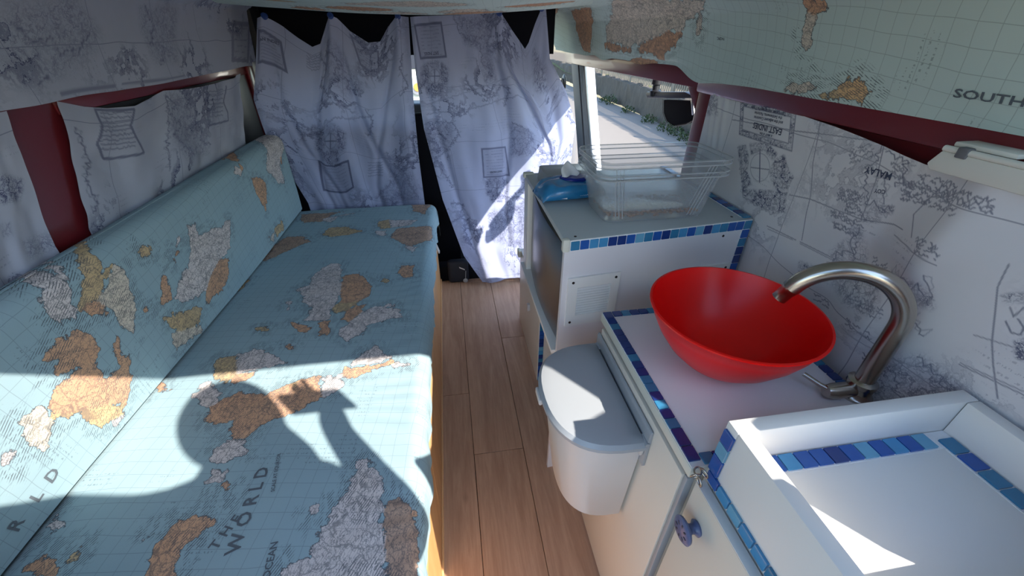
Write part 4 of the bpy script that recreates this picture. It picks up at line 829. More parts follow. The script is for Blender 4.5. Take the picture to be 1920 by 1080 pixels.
box('body', (.30, .74), (yn+.075, yf-.07), (.5385, FT-.03), M_DARK, fr, .004)
bm = bmesh.new(); ny_ = 14
for i in range(ny_):
    t = i/(ny_-1); yy = yn+.022+(yf-.09-yn-.022)*t; xx = xl+.012-.012*math.sin(math.pi*t)
    for z in (.545, .56, FT-.05, FT-.038): bm.verts.new((xx+(.003 if z in (.545, FT-.038) else 0), yy, z))
    for z in (FT-.038, .545): bm.verts.new((xl+.045, yy, z))
bm.verts.ensure_lookup_table()
for i in range(ny_-1):
    for k in range(6): bm.faces.new([bm.verts[i*6+k], bm.verts[i*6+(k+1) % 6], bm.verts[(i+1)*6+(k+1) % 6], bm.verts[(i+1)*6+k]])
bm.faces.new([bm.verts[k] for k in range(6)]); bm.faces.new([bm.verts[(ny_-1)*6+k] for k in range(6)])
from_bm('door', bm, M_STEEL, fr, autosmooth=35)
sl_ = np.array([.772-xl, .055, 0]); sl_ /= np.linalg.norm(sl_); nf = (sl_[1], -sl_[0], 0)
fp = lambda x, z, o=0.0: (x+nf[0]*o, yn+.055*(x-xl)/(.772-xl)+nf[1]*o, z)
prism('grout', [fp(xl+.012, FT-.001, .0), fp(.772, FT-.001, .0), fp(.772, FT-.029, .0), fp(xl+.012, FT-.029, .0)], np.array(nf)*.0015, M_GROUT, fc)
prism('grout', [fp(.748, FT-.001), fp(.772, FT-.001), fp(.772, .45), fp(.748, .45)], np.array(nf)*.0012, M_GROUT, fc)
tile_row(fc, fp(xl+.013, FT-.0275, .0012), sl_, 20, (.748-xl-.013)/20/sl_[0], (0, 0, 1), .0255, .0022, .0024, [3, 1, 2, 2, 0, 0, 1, 4, 3, 1, 0, 3, 2, 1, 4, 0, 2, 3, 1, 1])
tile_row(fc, fp(.7485, FT-.002, .0012), (0, 0, -1), 17, .0255, sl_, .0235, .0022, .0024, [3, 1, 3, 0, 0, 1, 0])
box('grout', (.748, .772), (yn+.07, yf), (FT, FT+.0012), M_GROUT, fc, 0)
tile_row(fc, (.7715, yn+.06, FT+.001), (0, 1, 0), 19, .0252, (-1, 0, 0), .0235, .0035, .002, [3, 0, 3, 0, 1, 0, 3])
for x, z in ((.30, FT), ): screw(fc, (xl+.03, yn+.02, FT), (0, 0, 1)); screw(fc, (.725, yn+.075, FT), (0, 0, 1)); screw(fc, fp(.695, FT-.04), nf)
def vent(name, label, x0, x1, z0, z1):
    v = thing(name, label, 'vent', fp((x0+x1)/2, z0), 'vent grilles on the fridge cabinet')
    bm = bmesh.new(); o1 = .006; ix0, ix1, iz0, iz1 = x0+.026, x1-.024, z0+.034, z1-.03
    for (a, b, c, d) in ((x0, x1, z0, iz0), (x0, x1, iz1, z1), (x0, ix0, iz0, iz1), (ix1, x1, iz0, iz1)):
        bm_prism(bm, [fp(a, c), fp(b, c), fp(b, d), fp(a, d)], np.array(nf)*o1)
    from_bm('frame', bm, M_WHITE, v)
    prism('backing', [fp(ix0, iz0), fp(ix1, iz0), fp(ix1, iz1), fp(ix0, iz1)], np.array(nf)*.0012, M_DARK, v)
    n = 11; h = (iz1-iz0)/n
    for i in range(n):
        z = iz0+h*i; prism('slat', [fp(ix0, z+h*.10, .0062), fp(ix0, z+h*.5, .0050), fp(ix0, z+h*.74, .0017), fp(ix0, z+h*.6, .0014), fp(ix0, z+h*.10, .0045)], sl_*(ix1-ix0)/sl_[0], M_WHITE, v)
    for x in (x0+.013, x1-.012):
        for z in (z0+.013, z1-.013): screw(v, fp(x, z, .006), nf, .0038)
vent('vent_grille', 'square white vent grille on the side of the fridge cabinet', .266, .408, .632, .782)
vent('vent_grille', 'white vent grille half hidden behind the red bowl', .612, .742, .60, .762)

fb = thing('tiled_cabinet', 'white base box with a blue tile strip on the floor below the fridge', 'cabinet', (.5, 1.45, 0))
box('side_panel', (.298, .312), (1.24, 1.70), (0, .408), M_CREAM, fb, .002)
box('top_panel', (.298, .77), (1.345, 1.70), (.408, .42), M_WHITE, fb, .002)
box('riser', (.302, .76), (1.25, 1.34), (.408, .523), M_WHITE, fb, .002)
box('near_panel', (.312, .77), (1.24, 1.254), (0, .408), M_CREAM, fb, .001)
box('far_panel', (.312, .77), (1.686, 1.70), (0, .408), M_CREAM, fb, .001)
box('bracket', (.284, .298), (1.672, 1.705), (.385, .422), M_EDGE, fb, .003); box('bracket', (.286, .3), (1.43, 1.45), (.24, .275), M_BINW, fb, .003)
tile_row(fb, (.3205, 1.2398, .022), (0, 0, 1), 17, .0215, (-1, 0, 0), .0205, .004, .002)
tile_row(fb, (.300, 1.2398, .001), (1, 0, 0), 10, .0215, (0, 0, 1), .021, .004, .002)

# ================================================================== sink unit
CT = .745; cx0, cx1, cy0, cy1 = .322, .703, .316, .72
sk = thing('sink_cabinet', 'white sink cabinet with blue mosaic border around the red bowl', 'cabinet', (.5, .52, 0))
box('worktop', (cx0, cx1), (cy0, cy1), (CT-.024, CT-.003), M_EDGE, sk, .002)
box('worktop_inset', (cx0+.022, cx1-.022), (cy0+.022, cy1-.022), (CT-.003, CT+.0005), M_WHITEM, sk, .0006)
box('side_panel', (.335, cx1), (cy1-.03, cy1-.014), (0, CT-.024), M_CREAM, sk, .001); box('side_panel', (.335, cx1), (cy0+.004, cy0+.018), (0, CT-.024), M_CREAM, sk, .001)
box('door', (.321, .334), (cy0+.012, cy1-.018), (.008, CT-.034), M_CREAM, sk, .0015)
box('edge_strip', (.3235, .337), (cy0+.002, cy0+.0105), (.008, CT-.03), M_BIN, sk, .001)
box('grout', (cx0+.0015, cx0+.022), (cy0+.002, cy1-.002), (CT-.003, CT-.0008), M_GROUT, sk, 0); box('grout', (cx0+.022, cx1-.001), (cy1-.022, cy1-.002), (CT-.003, CT-.0008), M_GROUT, sk, 0)
box('grout', (cx1-.022, cx1-.001), (cy0+.002, cy1-.022), (CT-.003, CT-.0008), M_GROUT, sk, 0); box('grout', (cx0+.022, cx1-.022), (cy0+.002, cy0+.022), (CT-.003, CT-.0008), M_GROUT, sk, 0)
tile_row(sk, (cx0+.001, cy1-.002, CT-.0012), (0, -1, 0), 18, .0203, (1, 0, 0), .0212, .003, .0017, [0, 0, 3, 0, 0, 0, 0, 3, 0, 0, 3, 3, 0, 3, 0, 3, 0, 0], {0: .026, 16: .034, 17: .027})
tile_row(sk, (cx0+.023, cy1-.0225, CT-.0012), (1, 0, 0), 16, .0212, (0, 1, 0), .0205, .003, .0017, [0, 3, 0, 0, 3])
tile_row(sk, (cx1-.001, cy0+.026, CT-.0012), (0, 1, 0), 18, .0203, (-1, 0, 0), .0205, .003, .0017, [0, 0, 3, 0, 1])
tile_row(sk, (cx0+.023, cy0+.003, CT-.0012), (1, 0, 0), 15, .0212, (0, 1, 0), .0205, .003, .0017, [3, 0, 0, 3, 1])
# bowl
bc = (.496, .530); bz = CT+.0012
prof = [(.0, .0), (.052, .0), (.062, .004), (.080, .016), (.104, .040), (.126, .072), (.140, .100), (.1485, .1235), (.1515, .1245), (.1515, .1275), (.1475, .128), (.1375, .102), (.123, .074), (.101, .0435), (.077, .020), (.058, .0085), (.018, .006), (.017, .003), (0, .003)]
bw = thing('bowl', 'round bright red plastic wash bowl set on the sink top', 'bowl', (bc[0], bc[1], bz))
lathe('shell', prof, (bc[0], bc[1], bz), M_BOWL, bw, 72, None, 60)
lathe('drain', [(.024, .0072), (.026, .0095), (.020, .0105), (.012, .0085), (.010, .004), (0, .0035)], (bc[0]-.022, bc[1]-.012, bz+.0005), M_CHROME, bw, 28)
# tap
tp = thing('tap', 'brushed steel swan neck tap curving over the red bowl', 'tap', (.690, .408, CT))
B = Vector((.690, .408, 0)); dr = Vector((-.138, .092, 0)).normalized(); R_ = .083; zc = .90
path = [B+Vector((0, 0, z)) for z in np.linspace(CT+.032, zc, 7)]+[B+dr*(R_-R_*math.cos(a))+Vector((0, 0, zc+R_*math.sin(a))) for a in np.linspace(0, math.radians(158), 26)[1:]]
tube('spout', path, .0148, M_CHROME, tp, 20)
e = path[-1]; t_ = (path[-1]-path[-2]).normalized(); lathe('aerator', [(0, -.004), (.0135, -.004), (.0135, .006), (.0125, .007), (.0125, .026), (.009, .026), (.008, .018), (0, .018)], e, M_CHROME, tp, 24, t_)
lathe('body', [(0, 0), (.026, 0), (.026, .006), (.021, .010), (.020, .026), (.0225, .029), (.0225, .037), (.0165, .041), (0, .041)], (B.x, B.y, CT-.001), M_CHROME, tp, 32)
tube('valve', [B+Vector((0, 0, CT+.017)), B+Vector((-.05, .0, CT+.017)), B+Vector((-.064, .002, CT+.017))], [.0135, .0145, .011], M_CHROME, tp, 20)
tube('lever', [B+Vector((-.056, .0, CT+.019)), B+Vector((-.068, .014, CT+.022)), B+Vector((-.082, .038, CT+.027))], [.0055, .0045, .0045], M_CHROME, tp, 12)

# ================================================================== waste bin on the sink door
bn = thing('waste_bin', 'grey half round lidded waste bin hung on the sink cabinet door', 'bin', (.25, .565, .38))
def dshape(y0, y1, xb, dep, n=26):
    ym = (y0+y1)/2; hw = (y1-y0)/2; pts = []
    for a in np.linspace(-math.pi/2, math.pi/2, n):
        ca, sa = math.cos(a), math.sin(a); pts.append((xb-dep*abs(ca)**.62, ym+hw*np.sign(sa)*abs(sa)**.85))
    return pts
def dloft(name, levels, mat, parent, cap0=True, cap1=True):
    bm = bmesh.new(); rings = [[bm.verts.new((x, y, z)) for x, y in pts] for pts, z in levels]; n = len(rings[0])
    for a, b in zip(rings, rings[1:]):
        for k in range(n): bm.faces.new((a[k], a[(k+1) % n], b[(k+1) % n], b[k]))
    if cap0: bm.faces.new(rings[0][::-1])
    if cap1: bm.faces.new(rings[-1])
    return from_bm(name, bm, mat, parent, autosmooth=35)
dloft('body', [(dshape(.452, .668, .3125, .115), .372), (dshape(.446, .674, .3125, .122), .38), (dshape(.43, .695, .3125, .152), .64), (dshape(.426, .699, .3125, .158), .642), (dshape(.426, .699, .3125, .158), .652), (dshape(.432, .693, .309, .148), .652), (dshape(.448, .672, .310, .116), .385)], M_BINW, bn, True, True)
ld = dloft('lid', [(dshape(.420, .706, .312, .160), .646), (dshape(.416, .710, .313, .166), .650), (dshape(.416, .710, .313, .166), .658), (dshape(.422, .704, .311, .158), .666), (dshape(.44, .686, .309, .138), .6705), (dshape(.5, .63, .306, .06), .6725)], M_BIN, bn)
box('lid_tab', (.142, .150), (.56, .60), (.636, .652), M_BINW, ld, .003)
bx_ = [(.3135, .418, .60), (.3135, .418, .690), (.3155, .418, .696), (.3185, .418, .697), (.3205, .418, .694), (.3205, .418, .60)]
prism('hook_plate', bx_, (0, .288, 0), M_BIN, bn, .0008)
for yy in (.428, .690): tube('hinge', [(.3135, yy-.012, .664), (.3135, yy+.012, .664)], .005, M_BIN, bn, 10); box('hinge_leaf', (.306, .313), (yy-.006, yy+.006), (.628, .664), M_BINW, bn, .0015)

# ================================================================== hob unit with a recessed tray top
TZ = .852; tx0, tx1, ty0, ty1 = .347, .727, .02+.045, .3145
tu = thing('tray_cabinet', 'tall white cabinet with a recessed tray top nearest the camera', 'cabinet', (.54, .19, 0))
box('left_wall', (tx0, tx0+.022), (ty0, ty1-.0225), (.30, TZ), M_WHITE, tu, .002); box('far_wall', (tx0, tx1), (ty1-.022, ty1), (0, TZ), M_WHITE, tu, .002)
box('right_wall', (tx1-.022, tx1), (ty0, ty1-.0225), (0, TZ), M_WHITE, tu, .002); box('near_wall', (tx0+.0225, tx1-.0225), (ty0, ty0+.02), (0, TZ), M_WHITE, tu, .002)
box('tray_floor', (tx0+.0225, tx1-.0225), (ty0+.0205, ty1-.0225), (.772, .790), M_WHITE, tu, .001)
box('left_base', (tx0+.004, tx0+.02), (ty0, ty1-.0225), (0, .299), M_CREAM, tu, .001)
box('grout', (tx0+.023, tx1-.023), (ty1-.05, ty1-.023), (.790, .7912), M_GROUT, tu, 0); box('grout', (tx1-.052, tx1-.023), (ty0+.021, ty1-.0505), (.790, .7912), M_GROUT, tu, 0)
tile_row(tu, (.352+.023, ty1-.0492, .7908), (1, 0, 0), 12, .0243, (0, 1, 0), .0255, .0035, .002, [0, 1, 2, 1, 1, 0, 1, 4, 1, 2, 1, 4][::1])
tile_row(tu, (tx1-.0245, ty0+.03, .7908), (0, 1, 0), 7, .0262, (-1, 0, 0), .026, .0035, .002, [3, 0, 0, 3, 3, 1, 3])
tile_row(tu, (tx0+.0006, ty1-.002, TZ-.012), (0, 0, -1), 3, .0265, (0, -1, 0), .021, .004, .0015, [1, 4, 1], {2: .036})
tile_row(tu, (tx0-.0002, ty1-.006, .7315), (0, -1, 0), 9, .026, (0, 0, 1), .0205, .004, .0022, [1, 2, 4, 2, 2, 3, 3, 1, 1])
dr_ = box('door', (tx0-.019, tx0-.003), (ty0, ty1-.008), (.10, .724), M_CREAM, tu, .002)
box('door_edge', (tx0-.0187, tx0-.0033), (ty0, ty1-.008), (.7245, .7262), M_WHITE, dr_, .0004)
kc = Vector(hit(1288, 993, 'x', tx0-.036)); kx = tx0-.019
kb = lathe('knob', [(.012, 0), (.013, .003), (.008, .007), (.0075, .012), (.012, .017), (.0205, .021), (.0215, .0245), (.018, .027), (0, .028)], (kx, kc.y, kc.z), plain('knob_ceramic', C4(.10, .13, .26), .3), dr_, 32, (-1, 0, 0))
KM = plain('knob_relief', C4(.035, .04, .07), .5)
for i in range(8):
    a = i*math.pi/4; bm = bmesh.new(); c = Vector((kx-.0268, kc.y+.0115*math.cos(a), kc.z+.0115*math.sin(a))); bmesh.ops.create_icosphere(bm, subdivisions=1, radius=.0043, matrix=Matrix.Translation(c)@Matrix.Rotation(a, 4, 'X')@Matrix.Diagonal((.4, 1, .55, 1))); 
    me = bpy.data.meshes.new('petal'); bm.to_mesh(me); bm.free(); o = link(me, 'petal', None, KM); w0 = Vector(o.location); o.parent = tu; o.location = w0-wloc(tu)
ch = thing('chain', 'short steel chain hooked at the corner between the two cabinets', 'chain', tuple(hit(1312, 886, 'z', .742)))
c0 = Vector(hit(1312, 886, 'z', .744))
for i, (dx, dy, dz, ax) in enumerate(((0, 0, 0, (0, 0, 1)), (.006, -.006, .003, (1, .4, .2)), (-.004, -.003, -.006, (.2, 1, .3)), (.001, -.008, -.013, (1, 0, .1)))):
    ax = Vector(ax).normalized(); e1 = ax.orthogonal().normalized(); e2 = ax.cross(e1); cc_ = c0+Vector((dx-.004, dy, dz+.004))
    tube('link', [cc_+e1*.0075*math.cos(a)+e2*.005*math.sin(a) for a in np.linspace(0, 2*math.pi, 17)], .0014, M_CHROME, ch, 8)

# ================================================================== things on the fridge cabinet
def m_clear(base, name='clear_plastic'):
    g = N(name); tr = g.n('BsdfTransparent'); tr.inputs[0].default_value = (.93, .94, .95, 1); mx = g.n('MixShader')
    lw = g.n('LayerWeight'); lw.inputs[0].default_value = .35
    g.l(g.math('ADD', g.math('MULTIPLY', lw.outputs[1], .4), base), mx.inputs[0]); g.col(C4(.78, .80, .83)); g.set(Roughness=.16)
    g.l(tr.outputs[0], mx.inputs[1]); g.l(g.bsdf.outputs[0], mx.inputs[2]); g.l(mx.outputs[0], g.out.inputs[0]); return g.m
M_CLEAR = m_clear(.045); M_CLEARR = m_clear(.30, 'clear_plastic_rim')
def rrect(x0, x1, y0, y1, r, n=6):
    pts = []
    for cx, cy, a0 in ((x1-r, y1-r, 0), (x0+r, y1-r, 90), (x0+r, y0+r, 180), (x1-r, y0+r, 270)):
        pts += [(cx+r*math.cos(math.radians(a0+90*k/n)), cy+r*math.sin(math.radians(a0+90*k/n))) for k in range(n+1)]
    return pts
def storage_box(label, z0, h):
    t = thing('storage_box', label, 'storage box', (.51, .972, z0), 'nested clear storage boxes')
    X0, X1, Y0, Y1 = .352, .668, .888, 1.062
    def lv(i, z, r=.028): return (rrect(X0+i, X1-i, Y0+i*.7, Y1-i*.7, r), z)
    out = [lv(.026, z0, .02), lv(.022, z0+.004, .024), lv(.0, z0+h-.012), lv(-.004, z0+h-.010), lv(-.013, z0+h-.010, .034), lv(-.015, z0+h-.012, .036), lv(-.016, z0+h-.002, .036), lv(-.013, z0+h, .034), lv(.0025, z0+h, .026), lv(.0245, z0+.0055, .022), lv(.03, z0+.0025, .018)]
    dloft('shell', out, M_CLEAR, t, True, True)
    for dz, e_ in ((-.0015, -.0145), (-.012, -.0145)):
        pts = rrect(X0+e_, X1-e_, Y0+e_*.7, Y1-e_*.7, .034); tube('rim', [(x, y, z0+h+dz) for x, y in pts]+[(pts[0][0], pts[0][1], z0+h+dz)], .0016, M_CLEARR, t, 6)
    for k in range(3):
        for sx in (X0+.03+.009*k, X1-.03-.009*k): tube('rib', [(sx+(.022 if sx < .5 else -.022), Y0+.0155, z0+.01), (sx, Y0-.0005, z0+h-.014)], .0012, M_CLEARR, t, 5)
    for xa in (X0-.012, X1+.004): box('handle', (xa, xa+.008), (.93, 1.02), (z0+h-.036, z0+h-.012), M_CLEAR, t, .002)
    return t
ob = storage_box('lower of two nested clear plastic boxes, holding brown pellets', FT+.0008, .128)
ib = storage_box('upper of two nested clear plastic boxes, empty, on the fridge cabinet', FT+.0288, .128)
bm = bmesh.new()
for i in range(520):
    c = Vector((random.uniform(.388, .632), random.uniform(.916, 1.034), FT+.0075+random.uniform(0, .015))); rot = Matrix.Rotation(random.uniform(0, 6.28), 4, 'Z')@Matrix.Rotation(random.uniform(-.5, .5), 4, 'X')
    bmesh.ops.create_icosphere(bm, subdivisions=1, radius=.0062, matrix=Matrix.Translation(c)@rot@Matrix.Diagonal((1, .75, .55, 1)))
props(from_bm('pellets', bm, plain('pellet_brown', C4(.50, .24, .12), .8, 0, .3, 120), None, True), 'brown pet food pellets in the bottom of the lower clear box', 'pet food', None, 'stuff')
# flat grey plastic tray behind the wipes
tr_ = thing('plastic_tray', 'shallow grey plastic tray lid standing behind the blue wipes packet', 'tray', (.37, 1.25, FT))
p0 = hit(1008, 312, 'y', 1.19); dloft('shell', [(rrect(.283, .455, 1.185, 1.31, .012), FT+.001), (rrect(.287, .451, 1.189, 1.306, .012), FT+.036), (rrect(.287, .451, 1.189, 1.306, .012), FT+.040), (rrect(.291, .447, 1.193, 1.302, .012), FT+.042)], M_BIN, tr_)
for i in range(3): box('notch', (.315+.045*i, .34+.045*i), (1.1865, 1.19), (FT+.028, FT+.035), M_BINW, tr_, .001)
# wipes packet
M_WIPE = plain('wipes_film', C4(.02, .24, .52), .16, 0, .25, 30, .25, .4); M_WIPED = plain('wipes_lid', C4(.006, .022, .24), .25); M_TISSUE = plain('tissue', C4(.80, .80, .82), .9)
wp = thing('wipes_packet', 'blue packet of wet wipes with a tissue pulled up', 'wipes', (.345, 1.09, FT))
nu_, nv_ = 30, 18; bm = bmesh.new(); g1 = []; ang = math.radians(6); wc_ = np.array([.340, 1.112])
jit = noise2(nv_, nu_, 4, 7, 101)
for sgn in (1, -1):
    rows = []
    for j in range(nv_):
        r_ = []
        for i in range(nu_):
            a = i/(nu_-1)*2-1; b = j/(nv_-1)*2-1; endk = max(0, 1-abs(a)**5)**.6; sidek = max(0, 1-abs(b)**4)**.5
            hgt = .030*endk*sidek; lx = a*.098; ly = b*.058*(1-.1*abs(a)**3)
            z = FT+.0035+(.021+hgt*1.0 if sgn > 0 else .021-.021*endk*sidek)*1.0-.017*(1-endk)+(.0045*jit[j, i]*endk*sidek if sgn > 0 else 0)
            x_ = wc_[0]+lx*math.cos(ang)-ly*math.sin(ang); y_ = wc_[1]+lx*math.sin(ang)+ly*math.cos(ang); r_.append(bm.verts.new((x_, y_, max(z, FT+.001))))
        rows.append(r_)
    for j in range(nv_-1):
        for i in range(nu_-1): bm.faces.new((rows[j][i], rows[j][i+1], rows[j+1][i+1], rows[j+1][i]))
bmesh.ops.remove_doubles(bm, verts=bm.verts[:], dist=.0008)
from_bm('packet', bm, M_WIPE, wp, smooth=True)
lidp = [(wc_[0]+.032*math.cos(a)*1.3+.012, wc_[1]+.032*math.sin(a)+.008) for a in np.linspace(0, 2*math.pi, 20)[:-1]]
dloft('flap', [(lidp, FT+.046), (lidp, FT+.057), ([(wc_[0]+.012+(x-wc_[0]-.012)*.9, wc_[1]+.008+(y-wc_[1]-.008)*.9) for x, y in lidp], FT+.060)], M_WIPED, wp)
bm = bmesh.new(); pts = []
for i in range(9):
    for j in range(7):
        a = i/8*2-1; b = j/6; pts.append(bm.verts.new((wc_[0]-.004+a*(.028-.016*abs(b-.45))+.004*math.sin(b*5), wc_[1]+.004+.010*math.sin(a*3.1+b*2)*(1-b*.4)+.004*b, FT+.057+b*.046*(1-.35*abs(a)))))
for i in range(8):
    for j in range(6): bm.faces.new((pts[i*7+j], pts[(i+1)*7+j], pts[(i+1)*7+j+1], pts[i*7+j+1]))
ti = from_bm('tissue', bm, M_TISSUE, wp, smooth=True); so_ = ti.modifiers.new('thick', 'SOLIDIFY'); so_.thickness = .0012
V, Fc = text_mesh('SENSITIVE MORE', .013)
lab = [(wc_[0]+.040+x, wc_[1]-.0505+(y)*.35-.003, FT+.0245+y*.9) for x, y in V]; me = bpy.data.meshes.new('lettering'); me.from_pydata(lab, [], Fc); link(me, 'lettering', wp, M_TISSUE)
prism('logo', [(wc_[0]-.04, wc_[1]-.0565, FT+.016), (wc_[0]-.022, wc_[1]-.0565, FT+.014), (wc_[0]-.018, wc_[1]-.052, FT+.031), (wc_[0]-.036, wc_[1]-.052, FT+.033)], (0, -.001, 0), M_TISSUE, wp)

# ================================================================== lamp and sliding door gear
lp = thing('strip_lamp', 'cream strip lamp fixed under the red rail on the right wall', 'lamp', (.745, .38, 1.12))
prism('body', [(.730, .525, 1.128), (.730, .513, 1.150), (.730, .18, 1.150), (.730, .18, 1.120), (.730, .516, 1.120)], (.012, 0, 0), M_GOLD, lp, .003)
tube('ridge', [(.733, .513, 1.1535), (.733, .18, 1.1535)], .0045, M_GOLD, lp, 10)
box('clip', (.727, .742), (.478, .493), (1.145, 1.160), M_RUB, lp, .002); box('mount', (.738, .777), (.430, .508), (1.157, 1.164), M_GOLD, lp, .002)
XS = .835
gr_ = thing('door_roller_arm', 'black roller arm hanging from the sliding door track', 'door roller', tuple(hit(1225, 178, 'x', XS)))
A = hit(1211, 177, 'x', XS); Bq = hit(1296, 178, 'x', XS)
prism('arm', [hit(1212, 172, 'x', XS), hit(1283, 172, 'x', XS), hit(1296, 178, 'x', XS), hit(1296, 184, 'x', XS), hit(1213, 184, 'x', XS), hit(1210, 178, 'x', XS)], (.03, 0, 0), M_DARK, gr_, .004)
c = hit(1225, 164, 'x', XS); lathe('roller', [(0, -.02), (.02, -.02), (.022, 0), (.014, .004), (.014, .02), (.02, .024), (.02, .045), (0, .045)], (XS+.012, c[1], c[2]-.012), M_DARK, gr_, 20)
gl_ = thing('door_latch', 'black latch plate with a rounded corner beside the red pillar', 'door latch', tuple(hit(1275, 210, 'x', XS+.01)))
prism('plate', [hit(*p, 'x', XS+.004) for p in ((1244, 187), (1308, 189), (1306, 222), (1285, 232), (1262, 236), (1250, 228), (1244, 212))], (.02, 0, 0), M_BLACKF, gl_, .003)
prism('catch', [hit(*p, 'x', XS-.004) for p in ((1295, 188), (1299, 188), (1301, 216), (1297, 216))], (.006, 0, 0), M_CHROME, gl_, .001)
tube('bead', [tuple(hit(*p, 'x', XS+.002)) for p in ((1243, 186), (1243, 212), (1250, 230), (1262, 238), (1285, 234), (1300, 226))], .0014, M_RUB, gl_, 8)

# dark bag on the floor under the right curtain
bgc = hit(862, 512, 'y', 2.135)
bag = thing('tool_bag', 'dark blue bag with a white mark on the floor under the curtain', 'bag', (bgc[0], 2.13, 0))
M_BAG = plain('navy_fabric', C4(.012, .018, .032), .6, 0, .2, 20)
bm = bmesh.new(); bm_box(bm, (bgc[0]-.07, bgc[0]+.055), (2.105, 2.158), (0.001, .15), .02, 3); from_bm('body', bm, M_BAG, bag, autosmooth=60)
p = hit(866, 504, 'y', 2.1); prism('mark', [(p[0]-.016, 2.1035, p[2]+.012), (p[0]+.016, 2.1035, p[2]-.006), (p[0]+.018, 2.1035, p[2]-.014), (p[0]-.014, 2.1035, p[2]+.003)], (0, .003, 0), M_TISSUE, bag)
p = hit(873, 527, 'y', 2.09); lathe('tag', [(0, 0), (.014, 0), (.015, .002), (.013, .004), (0, .0045)], (p[0], 2.098, max(p[2], .018)), M_BIN, bag, 20, (0, -1, 0)); tube('strap', [(p[0], 2.097, max(p[2], .018)), (p[0]+.002, 2.099, .05), (p[0]+.006, 2.104, .085)], .002, M_BIN, bag, 6)

# ================================================================== the photographer (behind the camera, only the shadow is in view)
ps = thing('person', 'person behind the camera with one arm raised, seen only as the shadow on the bench', 'person', (.12, -.24, GZ))
J = {}; verts = []; edges = []; rad = []
def jn(name, p, r, parent=None):
    J[name] = len(verts); verts.append(p); rad.append(r)
    if parent: edges.append((J[parent], J[name]))
jn('pelvis', (.12, -.27, .55), (.17, .12)); jn('waist', (.12, -.26, .78), (.145, .11), 'pelvis'); jn('chest', (.12, -.24, 1.02), (.165, .12), 'waist'); jn('collar', (.12, -.23, 1.23), (.13, .095), 'chest')
jn('neck', (.13, -.19, 1.30), .078, 'collar'); jn('jaw', (.14, -.16, 1.36), .075, 'neck'); jn('head', (.142, -.155, 1.445), .092, 'jaw'); jn('crown', (.142, -.165, 1.50), .066, 'head')
jn('r_shoulder', (.30, -.24, 1.255), .075, 'collar'); jn('r_elbow', (.306, -.16, 1.07), .046, 'r_shoulder'); jn('r_mid', (.277, -.12, 1.21), .040, 'r_elbow'); jn('r_wrist', (.270, -.085, 1.315), .031, 'r_mid'); jn('r_palm', (.295, -.07, 1.372), .034, 'r_wrist')
jn('l_shoulder', (-.05, -.24, 1.245), .075, 'collar'); jn('l_elbow', (-.33, -.20, 1.275), .058, 'l_shoulder'); jn('l_wrist', (-.57, -.10, 1.285), .03, 'l_elbow'); jn('l_palm', (-.655, -.07, 1.28), .034, 'l_wrist')
jn('r_hip', (.21, -.27, .47), .095, 'pelvis'); jn('r_knee', (.22, -.23, .10), .066, 'r_hip'); jn('r_ankle', (.22, -.29, GZ+.08), .042, 'r_knee'); jn('r_toe', (.23, -.16, GZ+.04), .036, 'r_ankle')
jn('l_hip', (.03, -.27, .47), .095, 'pelvis'); jn('l_knee', (.02, -.23, .10), .066, 'l_hip'); jn('l_ankle', (.02, -.29, GZ+.08), .042, 'l_knee'); jn('l_toe', (.01, -.16, GZ+.04), .036, 'l_ankle')
def skinned(name, verts, edges, rad, mat, root=0, sub=2):
    me = bpy.data.meshes.new(name); me.from_pydata(verts, edges, []); o = bpy.data.objects.new(name, me); COL.objects.link(o)
    sk_ = o.modifiers.new('skin', 'SKIN'); sv = me.skin_vertices[0].data if me.skin_vertices else None
    if sv is None:
        bm = bmesh.new(); bm.from_mesh(me); bm.verts.layers.skin.verify(); bm.to_mesh(me); bm.free(); sv = me.skin_vertices[0].data
    for i, r in enumerate(rad): sv[i].radius = r if hasattr(r, '__len__') else (r, r); sv[i].use_root = (i == root)
    o.modifiers.new('sub', 'SUBSURF').levels = sub; bpy.context.view_layer.update()
    m2 = bpy.data.meshes.new_from_object(o.evaluated_get(bpy.context.evaluated_depsgraph_get())); bpy.data.objects.remove(o); bpy.data.meshes.remove(me); m2.name = name
    m2.materials.clear(); m2.polygons.foreach_set('use_smooth', [True]*len(m2.polygons)); return m2
M_SKIN = plain('skin', C4(.52, .33, .25), .5); M_SHIRT = plain('dark_shirt', C4(.045, .05, .065), .85, 0, .1, 20); M_HAIR = plain('hair', C4(.03, .02, .015), .7)
link(skinned('body', verts, edges, rad, None), 'body', ps, M_SHIRT)
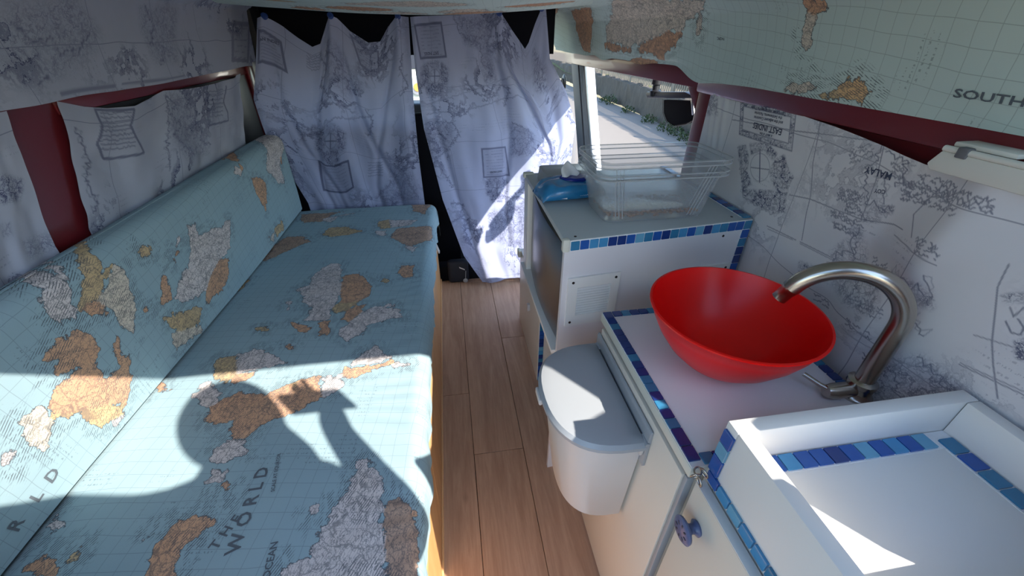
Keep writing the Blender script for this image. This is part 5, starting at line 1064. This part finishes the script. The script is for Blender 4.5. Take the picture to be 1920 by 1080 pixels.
def hand(palm, dirs, mat):
    v = [palm]; e_ = []; r = [.02]
    for d, ln in dirs:
        d = Vector(d).normalized(); a = Vector(palm)+d*.028; v.append(tuple(a)); r.append(.0105); e_.append((0, len(v)-1))
        for k in (1, 2): v.append(tuple(a+d*ln*k*.5+Vector((0, .006*k*k, 0)))); r.append(.0092-.0008*k); e_.append((len(v)-2, len(v)-1))
    return link(skinned('hand', v, e_, r, None, 0, 1), 'hand', ps, mat)
hand((.30, -.068, 1.385), [((-.9, .25, .42), .065), ((-.95, .25, .16), .075), ((-.95, .25, -.1), .07), ((-.9, .25, -.35), .055), ((-.5, .1, .9), .05)], M_SKIN)
hand((-.665, -.068, 1.28), [((-.9, .3, .42), .065), ((-.95, .3, .16), .075), ((-.95, .3, -.1), .07), ((-.9, .3, -.35), .055), ((-.4, .2, .9), .05)], M_SKIN)
bm = bmesh.new(); bmesh.ops.create_icosphere(bm, subdivisions=3, radius=1, matrix=Matrix.Translation((.142, -.172, 1.468))@Matrix.Diagonal((.098, .105, .105, 1)))
bmesh.ops.delete(bm, geom=[v for v in bm.verts if v.co.z < 1.43 and v.co.y > -.18 or v.co.z < 1.39], context='VERTS'); from_bm('hair', bm, M_HAIR, ps, smooth=True)
bm = bmesh.new(); bmesh.ops.create_icosphere(bm, subdivisions=3, radius=1, matrix=Matrix.Translation((.142, -.118, 1.425))@Matrix.Diagonal((.07, .052, .095, 1)))
for v in bm.verts:
    d = v.co-Vector((.142, -.07, 1.42)); v.co.y += .018*math.exp(-(d.x/.012)**2-(d.z/.02)**2)-.008*(math.exp(-((d.x-.03)/.014)**2-((d.z-.022)/.012)**2)+math.exp(-((d.x+.03)/.014)**2-((d.z-.022)/.012)**2))-.005*math.exp(-(d.x/.03)**2-((d.z+.045)/.006)**2)
from_bm('face', bm, M_SKIN, ps, smooth=True)
ph = thing('phone', 'phone held up in the raised hand behind the camera, seen only as a shadow', 'phone', (.255, -.05, 1.33))
box('body', (.178, .335), (-.056, -.047), (1.335, 1.412), M_DARK, ph, .004); box('camera_bump', (.185, .215), (-.047, -.044), (1.375, 1.405), M_RUB, ph, .002)

ps.location.x += .105; ph.location.x += .105
